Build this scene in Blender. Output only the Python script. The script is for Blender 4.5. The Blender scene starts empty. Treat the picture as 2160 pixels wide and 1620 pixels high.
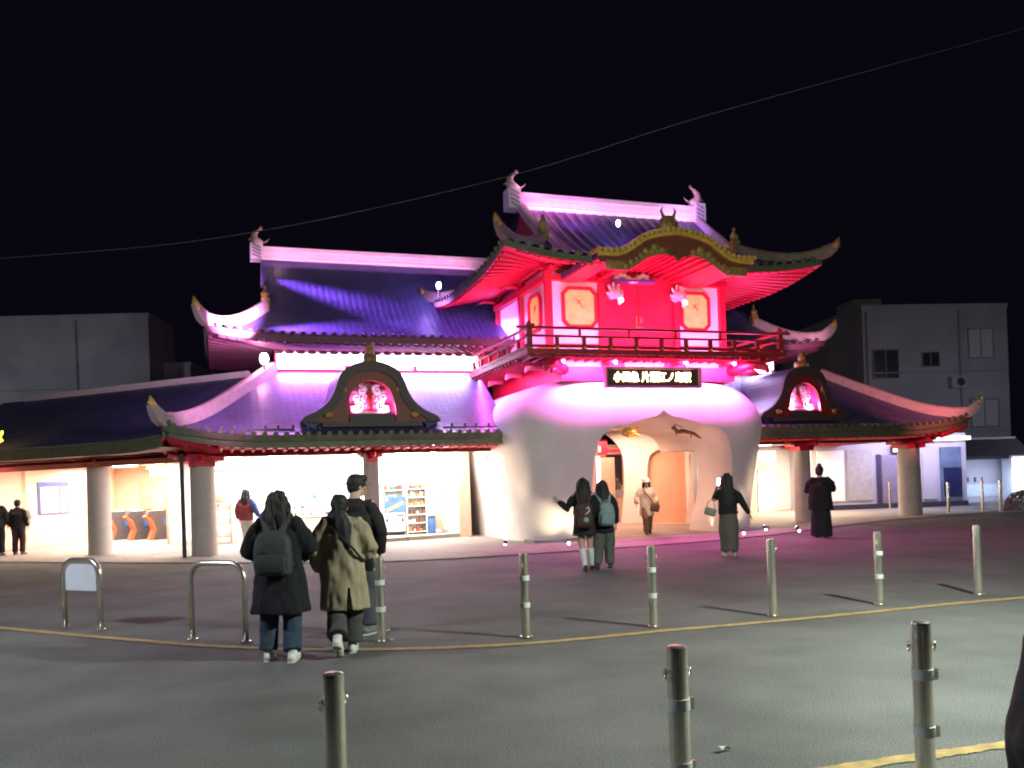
import bpy, bmesh, math, random
from mathutils import Vector, Matrix, noise
random.seed(7)
SC = bpy.context.scene
COL = SC.collection
R = math.radians
# ------------------------------------------------------------------ frames
TH = R(19)
CX, CY = 3.44, 22.49
cs, sn = math.cos(TH), math.sin(TH)
def W(u, v, z=0.0):                      # station frame -> world
    return Vector((CX + u*cs - v*sn, CY + u*sn + v*cs, z))

# ------------------------------------------------------------------ objects
def tag(o, label=None, cat=None, group=None, kind=None):
    if label: o['label'] = label
    if cat: o['category'] = cat
    if group: o['group'] = group
    if kind: o['kind'] = kind
    return o
def empty(name, loc=(0, 0, 0), rz=0.0):
    o = bpy.data.objects.new(name, None); COL.objects.link(o)
    o.location = loc; o.rotation_euler = (0, 0, rz); o.empty_display_size = .3
    return o
def copy_tree(o, parent=None):
    c = o.copy(); COL.objects.link(c)
    if parent: c.parent = parent
    for ch in list(o.children): copy_tree(ch, c)
    return c

# ------------------------------------------------------------------ materials
MATS = {}
def mat(name, col, rough=.6, metal=0.0, var=.12, scale=6.0, bump=0.0, bscale=60.0, spec=.5, emis=None, es=0.0, wave=None):
    if name in MATS: return MATS[name]
    m = bpy.data.materials.new(name); m.use_nodes = True
    nt = m.node_tree; N = nt.nodes; L = nt.links
    b = N['Principled BSDF']
    b.inputs['Roughness'].default_value = rough
    b.inputs['Metallic'].default_value = metal
    b.inputs['Specular IOR Level'].default_value = spec
    tc = N.new('ShaderNodeTexCoord')
    if var > 0:
        nz = N.new('ShaderNodeTexNoise'); nz.inputs['Scale'].default_value = scale; nz.inputs['Detail'].default_value = 5
        L.new(tc.outputs['Object'], nz.inputs['Vector'])
        r = N.new('ShaderNodeValToRGB')
        r.color_ramp.elements[0].position = .3; r.color_ramp.elements[1].position = .7
        r.color_ramp.elements[0].color = tuple(c*(1-var) for c in col) + (1,)
        r.color_ramp.elements[1].color = tuple(min(1, c*(1+var)) for c in col) + (1,)
        L.new(nz.outputs['Fac'], r.inputs['Fac']); L.new(r.outputs['Color'], b.inputs['Base Color'])
    else:
        b.inputs['Base Color'].default_value = tuple(col) + (1,)
    last = None
    if bump > 0:
        n2 = N.new('ShaderNodeTexNoise'); n2.inputs['Scale'].default_value = bscale; n2.inputs['Detail'].default_value = 3
        L.new(tc.outputs['Object'], n2.inputs['Vector'])
        bp = N.new('ShaderNodeBump'); bp.inputs['Strength'].default_value = min(1, bump); bp.inputs['Distance'].default_value = .02
        L.new(n2.outputs['Fac'], bp.inputs['Height']); last = bp
    for wave in (wave if isinstance(wave, list) else [wave] if wave else []):   # courses of tiles / planks: (axis, scale, strength)
        wv = N.new('ShaderNodeTexWave'); wv.wave_type = 'BANDS'; wv.bands_direction = wave[0]; wv.wave_profile = 'SAW' if wave[0] == 'Z' else 'SIN'
        wv.inputs['Scale'].default_value = wave[1]; wv.inputs['Distortion'].default_value = .25
        L.new(tc.outputs['Object'], wv.inputs['Vector'])
        bp = N.new('ShaderNodeBump'); bp.inputs['Strength'].default_value = wave[2]; bp.inputs['Distance'].default_value = .03
        L.new(wv.outputs['Fac'], bp.inputs['Height'])
        if last: L.new(last.outputs['Normal'], bp.inputs['Normal'])
        last = bp
    if last: L.new(last.outputs['Normal'], b.inputs['Normal'])
    if emis:
        b.inputs['Emission Color'].default_value = tuple(emis) + (1,)
        b.inputs['Emission Strength'].default_value = es
    MATS[name] = m
    return m

# ------------------------------------------------------------------ mesh builder
class MB:
    def __init__(s): s.v = []; s.f = []; s.mi = []; s.cur = 0
    def add(s, vs, fs):
        o = len(s.v); s.v += [tuple(p) for p in vs]
        for f in fs: s.f.append([o+i for i in f]); s.mi.append(s.cur)
        return s
    def box(s, c, d, rz=0.0, M=None, bev=0.0):
        hx, hy, hz = d[0]/2, d[1]/2, d[2]/2
        Mx = M or Matrix.Rotation(rz, 3, 'Z'); c = Vector(c)
        if bev <= 0:
            vs = [c + Mx @ Vector((x*hx, y*hy, z*hz)) for z in (-1, 1) for y in (-1, 1) for x in (-1, 1)]
            return s.add(vs, [(0, 2, 3, 1), (4, 5, 7, 6), (0, 1, 5, 4), (2, 6, 7, 3), (0, 4, 6, 2), (1, 3, 7, 5)])
        b = min(bev, hx*.9, hy*.9, hz*.9)
        bm = bmesh.new(); bmesh.ops.create_cube(bm, size=1)
        for vv in bm.verts: vv.co = Vector((vv.co.x*2*hx, vv.co.y*2*hy, vv.co.z*2*hz))
        bmesh.ops.bevel(bm, geom=list(bm.edges), offset=b, segments=2, affect='EDGES', profile=.5)
        bm.verts.index_update()
        vs = [c + Mx @ vv.co for vv in bm.verts]; fs = [[q.index for q in f.verts] for f in bm.faces]
        bm.free(); return s.add(vs, fs)
    def loft(s, rings, cap=True, closed=True):
        n = len(rings[0]); vs = [p for r in rings for p in r]; fs = []
        for i in range(len(rings)-1):
            for j in range(n if closed else n-1):
                k = (j+1) % n
                fs.append((i*n+j, i*n+k, (i+1)*n+k, (i+1)*n+j))
        if cap:
            fs.append(tuple(range(n))[::-1]); fs.append(tuple((len(rings)-1)*n+j for j in range(n)))
        return s.add(vs, fs)
    def tube(s, pts, rad, n=10, flat=1.0, side=None, round_ends=False):
        """tapered tube; rad = number/list, entries may be (a,b); side = direction of the a axis"""
        P = [Vector(p) for p in pts]
        if not isinstance(rad, (list, tuple)): rad = [rad]*len(P)
        rd = [(r, r*flat) if not isinstance(r, (list, tuple)) else r for r in rad]
        T = []
        for i in range(len(P)):
            t = P[min(i+1, len(P)-1)] - P[max(i-1, 0)]
            T.append(t.normalized() if t.length > 1e-9 else Vector((0, 0, 1)))
        if round_ends:
            def capends(P, rd, T, at_start):
                i = 0 if at_start else -1
                p, (a, b), t = P[i], rd[i], T[i]*(-1 if at_start else 1)
                add = [(p + t*max(a, b)*math.sin(q), (a*math.cos(q), b*math.cos(q)), T[i]) for q in (R(30), R(58), R(80))]
                return add[::-1] if at_start else add
            st = capends(P, rd, T, True); en = capends(P, rd, T, False)
            P = [q[0] for q in st]+P+[q[0] for q in en]; rd = [q[1] for q in st]+rd+[q[1] for q in en]; T = [q[2] for q in st]+T+[q[2] for q in en]
        x = Vector(side) if side is not None else (Vector((1, 0, 0)) if abs(T[0].x) < .8 else Vector((0, 1, 0)))
        rings = []
        for p, (a, b), t in zip(P, rd, T):
            x = (x - t*x.dot(t)); x = x.normalized() if x.length > 1e-6 else t.orthogonal().normalized()
            y = t.cross(x)
            rings.append([p + x*(a*math.cos(2*math.pi*j/n)) + y*(b*math.sin(2*math.pi*j/n)) for j in range(n)])
        return s.loft(rings)
    def cyl(s, c, r, h, n=20, r2=None):
        return s.tube([c, Vector(c)+Vector((0, 0, h))], [r, r if r2 is None else r2], n)
    def lathe(s, c, prof, n=20):
        return s.loft([[Vector(c)+Vector((r*math.cos(2*math.pi*j/n), r*math.sin(2*math.pi*j/n), z)) for j in range(n)] for r, z in prof])
    def ell(s, c, r, n=14, M=None):
        c = Vector(c); r = (r, r, r) if not isinstance(r, (tuple, list)) else r
        M = M or Matrix.Identity(3); rings = []
        m = max(6, n//2)
        for i in range(1, m):
            a = math.pi*i/m
            rings.append([c + M @ Vector((r[0]*math.sin(a)*math.cos(2*math.pi*j/n), r[1]*math.sin(a)*math.sin(2*math.pi*j/n), -r[2]*math.cos(a))) for j in range(n)])
        return s.loft(rings)
    def prism(s, poly, fn, a, b):
        """poly = list of 2-d points; fn(p,q,t) -> 3-d; extruded from t=a to t=b"""
        n = len(poly)
        vs = [fn(p, q, a) for p, q in poly] + [fn(p, q, b) for p, q in poly]
        fs = [tuple(range(n))[::-1], tuple(range(n, 2*n))]
        fs += [(i, (i+1) % n, n+(i+1) % n, n+i) for i in range(n)]
        return s.add(vs, fs)
    def grid(s, fn, nu, nv):
        vs = [fn(i/nu, j/nv) for i in range(nu+1) for j in range(nv+1)]
        return s.add(vs, [(i*(nv+1)+j, (i+1)*(nv+1)+j, (i+1)*(nv+1)+j+1, i*(nv+1)+j+1) for i in range(nu) for j in range(nv)])
    def mesh(s, name, fix=True):
        me = bpy.data.meshes.new(name); me.from_pydata(s.v, [], s.f)
        for p, k in zip(me.polygons, s.mi): p.material_index = k
        if fix:
            bm = bmesh.new(); bm.from_mesh(me); bmesh.ops.recalc_face_normals(bm, faces=bm.faces); bm.to_mesh(me); bm.free()
        return me
    def build(s, name, m, parent=None, smooth=False, fix=True, loc=None, rz=0.0):
        me = s.mesh(name, fix)
        for q in (m if isinstance(m, (list, tuple)) else [m]): me.materials.append(q)
        if smooth:
            me.polygons.foreach_set('use_smooth', [True]*len(me.polygons))
            if smooth != 'all':
                try: me.set_sharp_from_angle(angle=R(40))
                except Exception: pass
        o = bpy.data.objects.new(name, me); COL.objects.link(o)
        if parent: o.parent = parent
        if loc is not None: o.location = loc
        o.rotation_euler = (0, 0, rz)
        return o

def arc(cx, cy, rx, ry, a0, a1, n):
    return [(cx+rx*math.cos(R(a0+(a1-a0)*i/n)), cy+ry*math.sin(R(a0+(a1-a0)*i/n))) for i in range(n+1)]
def spline(pts, n=8):
    """Catmull-Rom through the points (2-d or 3-d)"""
    P = [Vector(p) for p in pts]; out = []
    for i in range(len(P)-1):
        p0, p1, p2, p3 = P[max(i-1, 0)], P[i], P[i+1], P[min(i+2, len(P)-1)]
        for k in range(n):
            t = k/n
            out.append(.5*((2*p1)+(p2-p0)*t+(2*p0-5*p1+4*p2-p3)*t*t+(3*p1-p0-3*p2+p3)*t**3))
    out.append(P[-1]); return out

def realise(o):
    """bake an object's modifiers into its mesh"""
    dg = bpy.context.evaluated_depsgraph_get(); dg.update()
    me = bpy.data.meshes.new_from_object(o.evaluated_get(dg), depsgraph=dg)
    old = o.data; o.modifiers.clear(); o.data = me
    bpy.data.meshes.remove(old)
    return o
def remeshed(mb, name, m, parent, voxel=.012, smooth=4, fold=0.0, ffreq=7.0, seed=0.0, fstretch=1.0):
    o = mb.build(name, m, parent)
    a = o.modifiers.new('r', 'REMESH'); a.mode = 'VOXEL'; a.voxel_size = voxel
    if smooth:
        b = o.modifiers.new('s', 'SMOOTH'); b.iterations = smooth; b.factor = .5
    realise(o)
    me = o.data
    if fold > 0:
        nr = [v.normal.copy() for v in me.vertices]
        for v, nn in zip(me.vertices, nr):
            p = Vector((v.co.x*ffreq, v.co.y*ffreq, v.co.z*ffreq*fstretch)) + Vector((seed, seed*1.7, seed*.3))
            v.co += nn*(noise.noise(p)*fold + noise.noise(p*2.3)*fold*.5)
    me.polygons.foreach_set('use_smooth', [True]*len(me.polygons))
    return o

def lamp(kind, name, loc, power, col, target=None, size=None, size_y=None, spot=None, blend=.5, radius=.05, spread=None):
    d = bpy.data.lights.new(name, kind); d.energy = power; d.color = col
    if kind == 'AREA':
        d.shape = 'RECTANGLE'; d.size = size; d.size_y = size_y or size
        if spread: d.spread = R(spread)
    else: d.shadow_soft_size = radius
    if kind == 'SPOT': d.spot_size = R(spot); d.spot_blend = blend
    o = bpy.data.objects.new(name, d); COL.objects.link(o); o.location = loc
    if target is not None:
        dv = Vector(target)-Vector(loc)
        o.rotation_euler = dv.to_track_quat('-Z', 'Y').to_euler()
    return o
def lampx(name, loc, power, col, direction, xaxis, sx, sy, spread=None):
    """area lamp with an explicit long axis"""
    z = -Vector(direction).normalized(); x = Vector(xaxis); x = (x-z*x.dot(z)).normalized(); y = z.cross(x)
    o = lamp('AREA', name, loc, power, col, None, sx, sy, spread=spread)
    o.rotation_euler = Matrix((x, y, z)).transposed().to_euler()
    return o

# ------------------------------------------------------------------ camera and night sky
cam = bpy.data.cameras.new('camera'); co = bpy.data.objects.new('camera', cam); COL.objects.link(co); SC.camera = co
cam.sensor_fit = 'HORIZONTAL'; cam.sensor_width = 36; cam.lens = 36*1800/2160
cam.shift_y = 204/2160; cam.clip_end = 2000; cam.clip_start = .05
co.location = (0, 0, 1.58)
co.rotation_euler = (Matrix.Rotation(R(90), 4, 'X') @ Matrix.Rotation(-math.atan(.035), 4, 'Z')).to_euler()
w = bpy.data.worlds.new('World'); SC.world = w; w.use_nodes = True
bg = w.node_tree.nodes['Background']; bg.inputs[0].default_value = (.33, .24, .6, 1); bg.inputs[1].default_value = .0035
SC.view_settings.view_transform = 'Standard'; SC.view_settings.look = 'None'; SC.view_settings.exposure = 1.0; SC.view_settings.gamma = 1
SC.render.engine = 'CYCLES'
SC.cycles.use_denoising = True
try: SC.cycles.denoiser = 'OPENIMAGEDENOISE'
except Exception: pass
SC.cycles.filter_width = 2.0; SC.cycles.max_bounces = 6; SC.cycles.diffuse_bounces = 3; SC.cycles.glossy_bounces = 3; SC.cycles.transmission_bounces = 4
SC.cycles.sample_clamp_indirect = 6; SC.cycles.caustics_reflective = False; SC.cycles.caustics_refractive = False

# ------------------------------------------------------------------ palette
M_ASPH = mat('asphalt', (.118, .118, .112), .8, var=.18, scale=1.3, bump=.5, bscale=140)
M_PAVE = mat('paving', (.25, .225, .205), .7, var=.12, scale=2.0, bump=.3, bscale=60)
def ground_mat(m, speck, patch, slabs=None):
    nt = m.node_tree; N = nt.nodes; L = nt.links; b = N['Principled BSDF']; src = b.inputs['Base Color'].links[0].from_socket
    tc = N.new('ShaderNodeTexCoord')
    def mul(src, fac, lo, hi, p0, p1):
        r = N.new('ShaderNodeMapRange'); r.inputs[1].default_value = p0; r.inputs[2].default_value = p1; r.inputs[3].default_value = lo; r.inputs[4].default_value = hi
        L.new(fac, r.inputs[0]); x = N.new('ShaderNodeMix'); x.data_type = 'RGBA'; x.blend_type = 'MULTIPLY'; x.inputs['Factor'].default_value = 1
        L.new(src, x.inputs['A']); L.new(r.outputs[0], x.inputs['B']); return x.outputs['Result']
    for sc, lo, hi, p0, p1 in ((95, 1-speck, 1+speck, .38, .62), (.55, 1-patch, 1+patch, .35, .65), (.12, 1-patch*.7, 1+patch*.7, .35, .65)):
        n = N.new('ShaderNodeTexNoise'); n.inputs['Scale'].default_value = sc; n.inputs['Detail'].default_value = 4; L.new(tc.outputs['Object'], n.inputs['Vector']); src = mul(src, n.outputs['Fac'], lo, hi, p0, p1)
    if slabs:
        mp = N.new('ShaderNodeMapping'); mp.inputs['Rotation'].default_value = (0, 0, TH+R(45)); L.new(tc.outputs['Object'], mp.inputs['Vector'])
        k = N.new('ShaderNodeTexBrick'); k.inputs['Scale'].default_value = 1; k.inputs['Brick Width'].default_value = slabs; k.inputs['Row Height'].default_value = slabs; k.inputs['Mortar Size'].default_value = .008; k.offset = 0
        k.inputs['Color1'].default_value = (.9, .9, .9, 1); k.inputs['Color2'].default_value = (1.08, 1.06, 1.04, 1); k.inputs['Mortar'].default_value = (.55, .55, .55, 1); L.new(mp.outputs[0], k.inputs['Vector'])
        x = N.new('ShaderNodeMix'); x.data_type = 'RGBA'; x.blend_type = 'MULTIPLY'; x.inputs['Factor'].default_value = 1; L.new(src, x.inputs['A']); L.new(k.outputs['Color'], x.inputs['B']); src = x.outputs['Result']
    L.new(src, b.inputs['Base Color'])
ground_mat(M_ASPH, .48, .2); ground_mat(M_PAVE, .15, .10, .6)
M_LINE = mat('yellow_line', (.40, .27, .10), .75, var=.28, scale=9, bump=.3, bscale=90)
M_PLAST = mat('plaster', (.70, .66, .63), .8, var=.09, scale=1.1, bump=.25, bscale=22)
M_PILL = mat('pillar_plaster', (.52, .45, .41), .8, var=.08, scale=5, bump=.3, bscale=60)
M_RED = mat('red_paint', (.62, .016, .045), .45, var=.08, scale=4)
M_DRED = mat('dark_red_paint', (.30, .02, .02), .5, var=.12, scale=5)
M_WHITE = mat('white_plaster', (.78, .76, .76), .7, var=.03, scale=4)
M_TILE = mat('blue_tile', (.078, .076, .19), .40, var=.22, scale=2.2, bump=.3, bscale=9, wave=[('Z', 2.6, .75), ('X', 1.7, .06)])
M_TILE2 = mat('tower_tile', (.06, .06, .13), .38, var=.15, scale=4, wave=('Z', 3.0, .35))
M_RIDGE = mat('ridge_plaster', (.74, .66, .68), .6, var=.07, scale=6, wave=('Z', 7.0, .25))
M_HIP = mat('dimmed_ridge', (.50, .38, .40), .6, var=.12, scale=6)  # ridge plaster darkened, its dim lighting put into the colour
M_UNLIT = mat('unlit_ridge', (.17, .12, .07), .55, var=.2, scale=6)  # same plaster painted darker still, so the tower hips look unlit
M_GREEN = mat('verdigris_copper', (.12, .12, .07), .5, var=.25, scale=5)
M_GOLD = mat('gold_paint', (.78, .47, .09), .38, metal=.15, var=.2, scale=9)
M_DGOLD = mat('aged_gold', (.36, .21, .06), .45, metal=.1, var=.3, scale=9)
M_CREAM = mat('cream_wall', (.72, .52, .42), .75, var=.04, scale=2)
M_DARK = mat('dark_metal', (.035, .035, .04), .5, var=.1)
M_STEEL = mat('stainless_steel', (.84, .78, .66), .26, metal=.92, var=.08, scale=20)
M_LAMPW = mat('lamp_white', (.9, .9, .9), .5, var=0, emis=(1, .93, .98), es=9)
M_LAMPP = mat('lamp_pink', (.9, .9, .9), .5, var=0, emis=(1, .62, .95), es=7)
M_GLASS = mat('dark_glass', (.03, .035, .05), .08, var=0)
M_CONC = mat('concrete', (.30, .30, .32), .85, var=.12, scale=.9, bump=.3, bscale=20)
# ================================================================== STATION BUILDING
ST = empty('station_building', (CX, CY, 0), TH)
tag(ST, 'white and vermilion palace-style station with a two-storey gate tower lit pink', 'station')
U0 = .2                                           # middle of the gate
def P(mb, name, m, parent=None, **k): return mb.build(name, m, parent or ST, **k)

# ---- gate body ---------------------------------------------------
KEY = [(0, 3.50, -.42, 6.4), (.5, 3.50, -.48, 6.4), (1.5, 3.60, -.60, 6.4), (2.5, 3.75, -.74, 6.4), (3.0, 3.80, -.76, 6.4), (3.4, 3.66, -.66, 6.3), (3.72, 3.38, -.48, 6.1), (3.95, 3.02, -.30, 5.8), (4.08, 2.66, -.12, 5.6), (4.1, 2.2, .2, 5.3)]
def gate_ring(k, n=96):
    z, a, vf, vb = k; cv = (vf+vb)/2; b = (vb-vf)/2; e = 2/5.0
    out = []
    for j in range(n):
        q = 2*math.pi*j/n; c, s_ = math.cos(q), math.sin(q)
        out.append(Vector((U0 + a*math.copysign(abs(c)**e, c), cv + b*math.copysign(abs(s_)**e, s_), z)))
    return out
kk = [tuple(q) for q in spline([Vector(k[:2]+k[2:]) if False else Vector((k[0], k[1], k[2])) for k in KEY], 5)]
kb = [q[0] for q in spline([Vector((k[3], 0, 0)) for k in KEY], 5)]
mb = MB(); mb.loft([gate_ring((q[0], q[1], q[2], b)) for q, b in zip(kk, kb)])
gate = P(mb, 'gate', M_PLAST)
half = spline([(-1.72, -.1), (-1.70, 1.1), (-1.67, 2.0), (-1.56, 2.45), (-1.36, 2.72), (-1.08, 2.85), (-.86, 2.87)], 6) + \
       spline([(-.82, 2.86), (-.45, 2.99), (-.1, 3.07), (.12, 3.13), (.30, 3.26)], 5)
rhalf = spline([(.30, 3.26), (.48, 3.13), (.75, 3.06), (1.1, 2.97), (1.44, 2.85)], 5)[1:] + \
        spline([(1.48, 2.86), (1.72, 2.85), (1.98, 2.74), (2.2, 2.5), (2.33, 2.1), (2.38, 1.6), (2.30, .95), (2.12, .4), (2.0, -.1)], 6)
poly = [(p[0], p[1]) for p in half+rhalf]
def cutter(mb):
    o = mb.build('cut', M_PLAST, ST); m = gate.modifiers.new('b', 'BOOLEAN'); m.operation = 'DIFFERENCE'; m.object = o; m.solver = 'EXACT'
    return o
cuts = [cutter(MB().prism(poly, lambda p, q, t: Vector((p, t, q)), -2.0, 3.3)),
        cutter(MB().box((.55, 4.9, 1.52), (6.1, 3.6, 3.24))),
        cutter(MB().box((3.2, 2.4, 1.1), (2.6, 2.5, 2.4)))]
# recessed round-topped panel in the left side face
sp = [(p[0], p[1]) for p in spline([(3.7, .16), (3.5, 1.0), (3.2, 1.75), (2.55, 2.22), (1.7, 2.36), (.95, 2.22), (.5, 1.66), (.42, 1.0), (.12, .25)], 6)]
cuts.append(cutter(MB().prism(sp, lambda p, q, t: Vector((t, p, q)), -4.6, -3.47)))
realise(gate)
for c in cuts: bpy.data.objects.remove(c, do_unlink=True)
gate.data.polygons.foreach_set('use_smooth', [True]*len(gate.data.polygons))
try: gate.data.set_sharp_from_angle(angle=R(28))
except Exception: pass
mb = MB()
for u0, u1 in ((-3.34, -1.8), (2.08, 3.72)):
    mb.loft([[Vector((u, v, z)) for u, v in ((u0, .1), (u0+.1, -.36), ((u0+u1)/2, -.53), (u1-.1, -.36), (u1, .1))] for z in (0, .09)])
P(mb, 'plinth', M_CONC, gate)
# slanted inner wall with a blind arch
Pq, Qq = Vector((3.66, 3.55, 0)), Vector((2.0, 6.3, 0)); EL = (Pq-Qq).length; ee = (Pq-Qq)/EL; ne = Vector((-ee.y, ee.x, 0))
if ne.y > 0 and ne.x > 0: ne = -ne
wl = [(p[0], p[1]) for p in spline([(.45, 0), (.62, 1.15), (.61, 2.25), (.3, 2.78), (-.2, 3.14)], 7)] + [(3.21, 3.14), (3.21, 0)]
mb = MB(); mb.prism(wl, lambda p, q, t: Qq + ee*p + ne*t + Vector((0, 0, q)), -.3, 0)
iw = P(mb, 'inner_wall', M_PLAST, smooth=True)
nz = [(p[0], p[1]) for p in spline([(1.29, .02), (1.49, 1.13), (1.59, 2.07), (1.81, 2.36), (2.36, 2.47), (2.81, 2.45), (3.08, 2.28), (3.14, 2.08), (3.06, 1.1), (2.89, .02)], 6)]
c = MB().prism(nz, lambda p, q, t: Qq + ee*p + ne*t + Vector((0, 0, q)), -.16, .3).build('cut', M_CREAM, ST)
m_ = iw.modifiers.new('b', 'BOOLEAN'); m_.object = c; m_.operation = 'DIFFERENCE'; m_.solver = 'EXACT'; realise(iw)
bpy.data.objects.remove(c, do_unlink=True)
P(MB().prism(nz, lambda p, q, t: Qq + ee*p + ne*t + Vector((0, 0, q)), -.158, -.14), 'niche_panel', mat('peach_niche', (.62, .36, .24), .75, var=.06, scale=2), iw)
# ---- red band, cornice and floor beams between gate and balcony -----------------
mb = MB(); mb.box((U0+.03, 2.6, 4.38), (5.06, 5.7, .66))
band = P(mb, 'red_band', M_RED)
for u in (-1.72, .03, 1.75):
    P(MB().box((u, -.262, 4.50), (1.15 if u == .03 else 1.0, .02, .17)), 'pale_panel', mat('pale_pink_panel', (.62, .35, .36), .6), band)
MG = mat('carved_beam_end', (.70, .28, .30), .45, var=.2)
def beam_end(u, v, z, dx, dy):                       # curled nosing under the balcony
    d = Vector((dx, dy, 0)).normalized(); q = Vector((u, v, z)); mb = MB()
    mb.tube([q, q+d*.25+Vector((0, 0, .02)), q+d*.42+Vector((0, 0, -.04)), q+d*.46+Vector((0, 0, -.13))], [.075, .085, .07, .03], 8)
    mb.ell(q+d*.36+Vector((0, 0, .06)), (.06, .06, .06), 8)
    return mb.build('beam_end', MG, band, smooth='all')
for u in (-2.44, -1.02, 1.0, 2.46): beam_end(u, -.28, 4.53, 0, -1)
for v in (.6, 2.2, 3.8): beam_end(-2.5, v, 4.5, -1, 0); beam_end(2.6, v, 4.5, 1, 0)
for sx in (-1, 1):                                   # big diagonal dragon-like brackets at the corners
    q = Vector((U0+sx*2.4, -.2, 4.34)); d = Vector((sx, -.9, 0)).normalized(); mb = MB()
    mb.tube([q, q+d*.35+Vector((0, 0, .06)), q+d*.7+Vector((0, 0, .12)), q+d*1.0+Vector((0, 0, .02)), q+d*1.06+Vector((0, 0, -.12))], [.13, .15, .12, .1, .04], 9)
    mb.tube([q+d*.3+Vector((0, 0, -.1)), q+d*.65+Vector((0, 0, -.05)), q+d*.8+Vector((0, 0, -.14))], [.08, .08, .03], 8)
    mb.ell(q+d*.82+Vector((0, 0, .2)), (.09, .09, .07), 8)
    mb.build('corner_bracket', M_RED, band, smooth='all')

# ---- balcony ---------------------------------------------------------------
B0, B1, BF, BB = -3.42, 3.70, -1.0, 5.6
mb = MB(); mb.box(((B0+B1)/2, (BF+BB)/2, 4.665), (B1-B0+.2, BB-BF+.2, .12))
mb.box(((B0+B1)/2, BF+.12, 4.578), (B1-B0, .12, .05)); mb.box((B0+.12, (BF+BB)/2+.2, 4.578), (.12, BB-BF-.3, .05)); mb.box((B1-.12, (BF+BB)/2+.2, 4.578), (.12, BB-BF-.3, .05))
balc = P(mb, 'balcony', M_DRED)
mb = MB()
for i in range(26): mb.box((B0+.1+i*(B1-B0-.2)/25, BF+.45, 4.565), (.07, 1.0, .075))
for i in range(24):
    for s_ in (B0+.45, B1-.45): mb.box((s_, BF+.9+i*.27, 4.565), (1.0, .07, .075))
P(mb, 'joists', M_DRED, balc)
def rail(z, t, e):
    mb = MB()
    mb.box(((B0+B1)/2, BF, z), (B1-B0+2*e, t, t), bev=.01)
    for u in (B0, B1): mb.box((u, (BF+BB)/2-e/2, z+.002), (t, BB-BF+e, t), bev=.01)
    return P(mb, 'rail', M_DRED, balc)
rail(5.245, .065, .32); rail(5.045, .055, .12); rail(4.80, .07, .12)
def rpost(u, v, big):
    mb = MB(); mb.box((u, v, 4.88 if not big else 4.97), (.085 if not big else .12, .085 if not big else .12, .32 if not big else .5))
    if big: mb.lathe((u, v, 5.22), [(.03, 0), (.075, .03), (.085, .08), (.05, .14), (.01, .2)], 10)
    o = P(mb, 'rail_post', M_DRED, balc)
    P(MB().ell((u, v-.065, 4.77), (.03, .02, .03), 8), 'nail_cover', M_GOLD, o)
n = 11
for i in range(n):
    u = B0 + (B1-B0)*i/(n-1); rpost(u, BF, i in (0, n-1))
for i in range(1, 9):
    for u in (B0, B1): rpost(u, BF+(BB-BF)*i/8.5, False)
mb = MB()
for i, u in enumerate((-2.1, -.77, .55, 1.87)): mb.box((u, BF, 5.14), (.05, .05, .17))
P(mb, 'rail_strut', M_DRED, balc)

# ---- tower walls ------------------------------------------------------------
T0, T1, TF, TB = -2.36, 2.88, .4, 4.5
mb = MB(); mb.box(((T0+T1)/2, (TF+TB)/2, 6.0), (T1-T0-.12, TB-TF-.12, 2.6))
tw = P(mb, 'tower_wall', M_WHITE)
def post(u, v, w=.17): P(MB().box((u, v, 6.0), (w, w, 2.58)), 'post', M_RED, tw)
for u in (T0+.03, -.83, 1.40, T1-.03): post(u, TF+.02)
for u in (T0+.03, T1-.03):
    for v in (2.42, TB-.02): post(u, v)
def beam(z, h, out, m=M_RED):
    mb = MB(); w = T1-T0; d = TB-TF
    mb.box(((T0+T1)/2, TF-out/2+.03, z), (w+2*out, out+.06, h)); mb.box(((T0+T1)/2, TB+out/2-.03, z), (w+2*out, out+.06, h))
    for u, q in ((T0, -1), (T1, 1)): mb.box((u+q*(out/2-.03), (TF+TB)/2, z), (out+.06, d-.13, h))
    P(mb, 'beam', m, tw)
beam(6.82, .16, .10); beam(7.16, .12, .16); beam(4.84, .22, .10); beam(5.05, .07, .085)
# frieze brackets (stepped blocks with small arms) above the posts
for u, v, ax in [(T0, TF, 0), (-.83, TF, 0), (1.4, TF, 0), (T1, TF, 0), (T0, 2.42, 1), (T0, TB, 1), (T1, 2.42, 1)]:
    mb = MB()
    for k, (w_, z) in enumerate(((.22, 6.95), (.5, 7.03), (.78, 7.11))):
        mb.box((u, v-(.12 if ax == 0 else 0), z), ((w_ if ax == 0 else .2), (.2 if ax == 0 else w_), .06))
    mb.tube([(u, v-.1, 7.0), (u, v-.45, 7.02), (u, v-.6, 6.95)] if ax == 0 else [(u-.1, v, 7.0), (u-.45 if u < 0 else u+.45, v, 7.02), (u-.6 if u < 0 else u+.6, v, 6.95)], [.06, .06, .03], 6)
    P(mb, 'eave_bracket', M_RED, tw)
M_AMB = mat('amber_pane', (.72, .45, .14), .45, var=.22, scale=5, emis=(1, .34, .07), es=.30)
def octa(w, h, c): return [(-w, -h+c), (-w, h-c), (-w+c, h), (w-c, h), (w, h-c), (w, -h+c), (w-c, -h), (-w+c, -h)]
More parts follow.
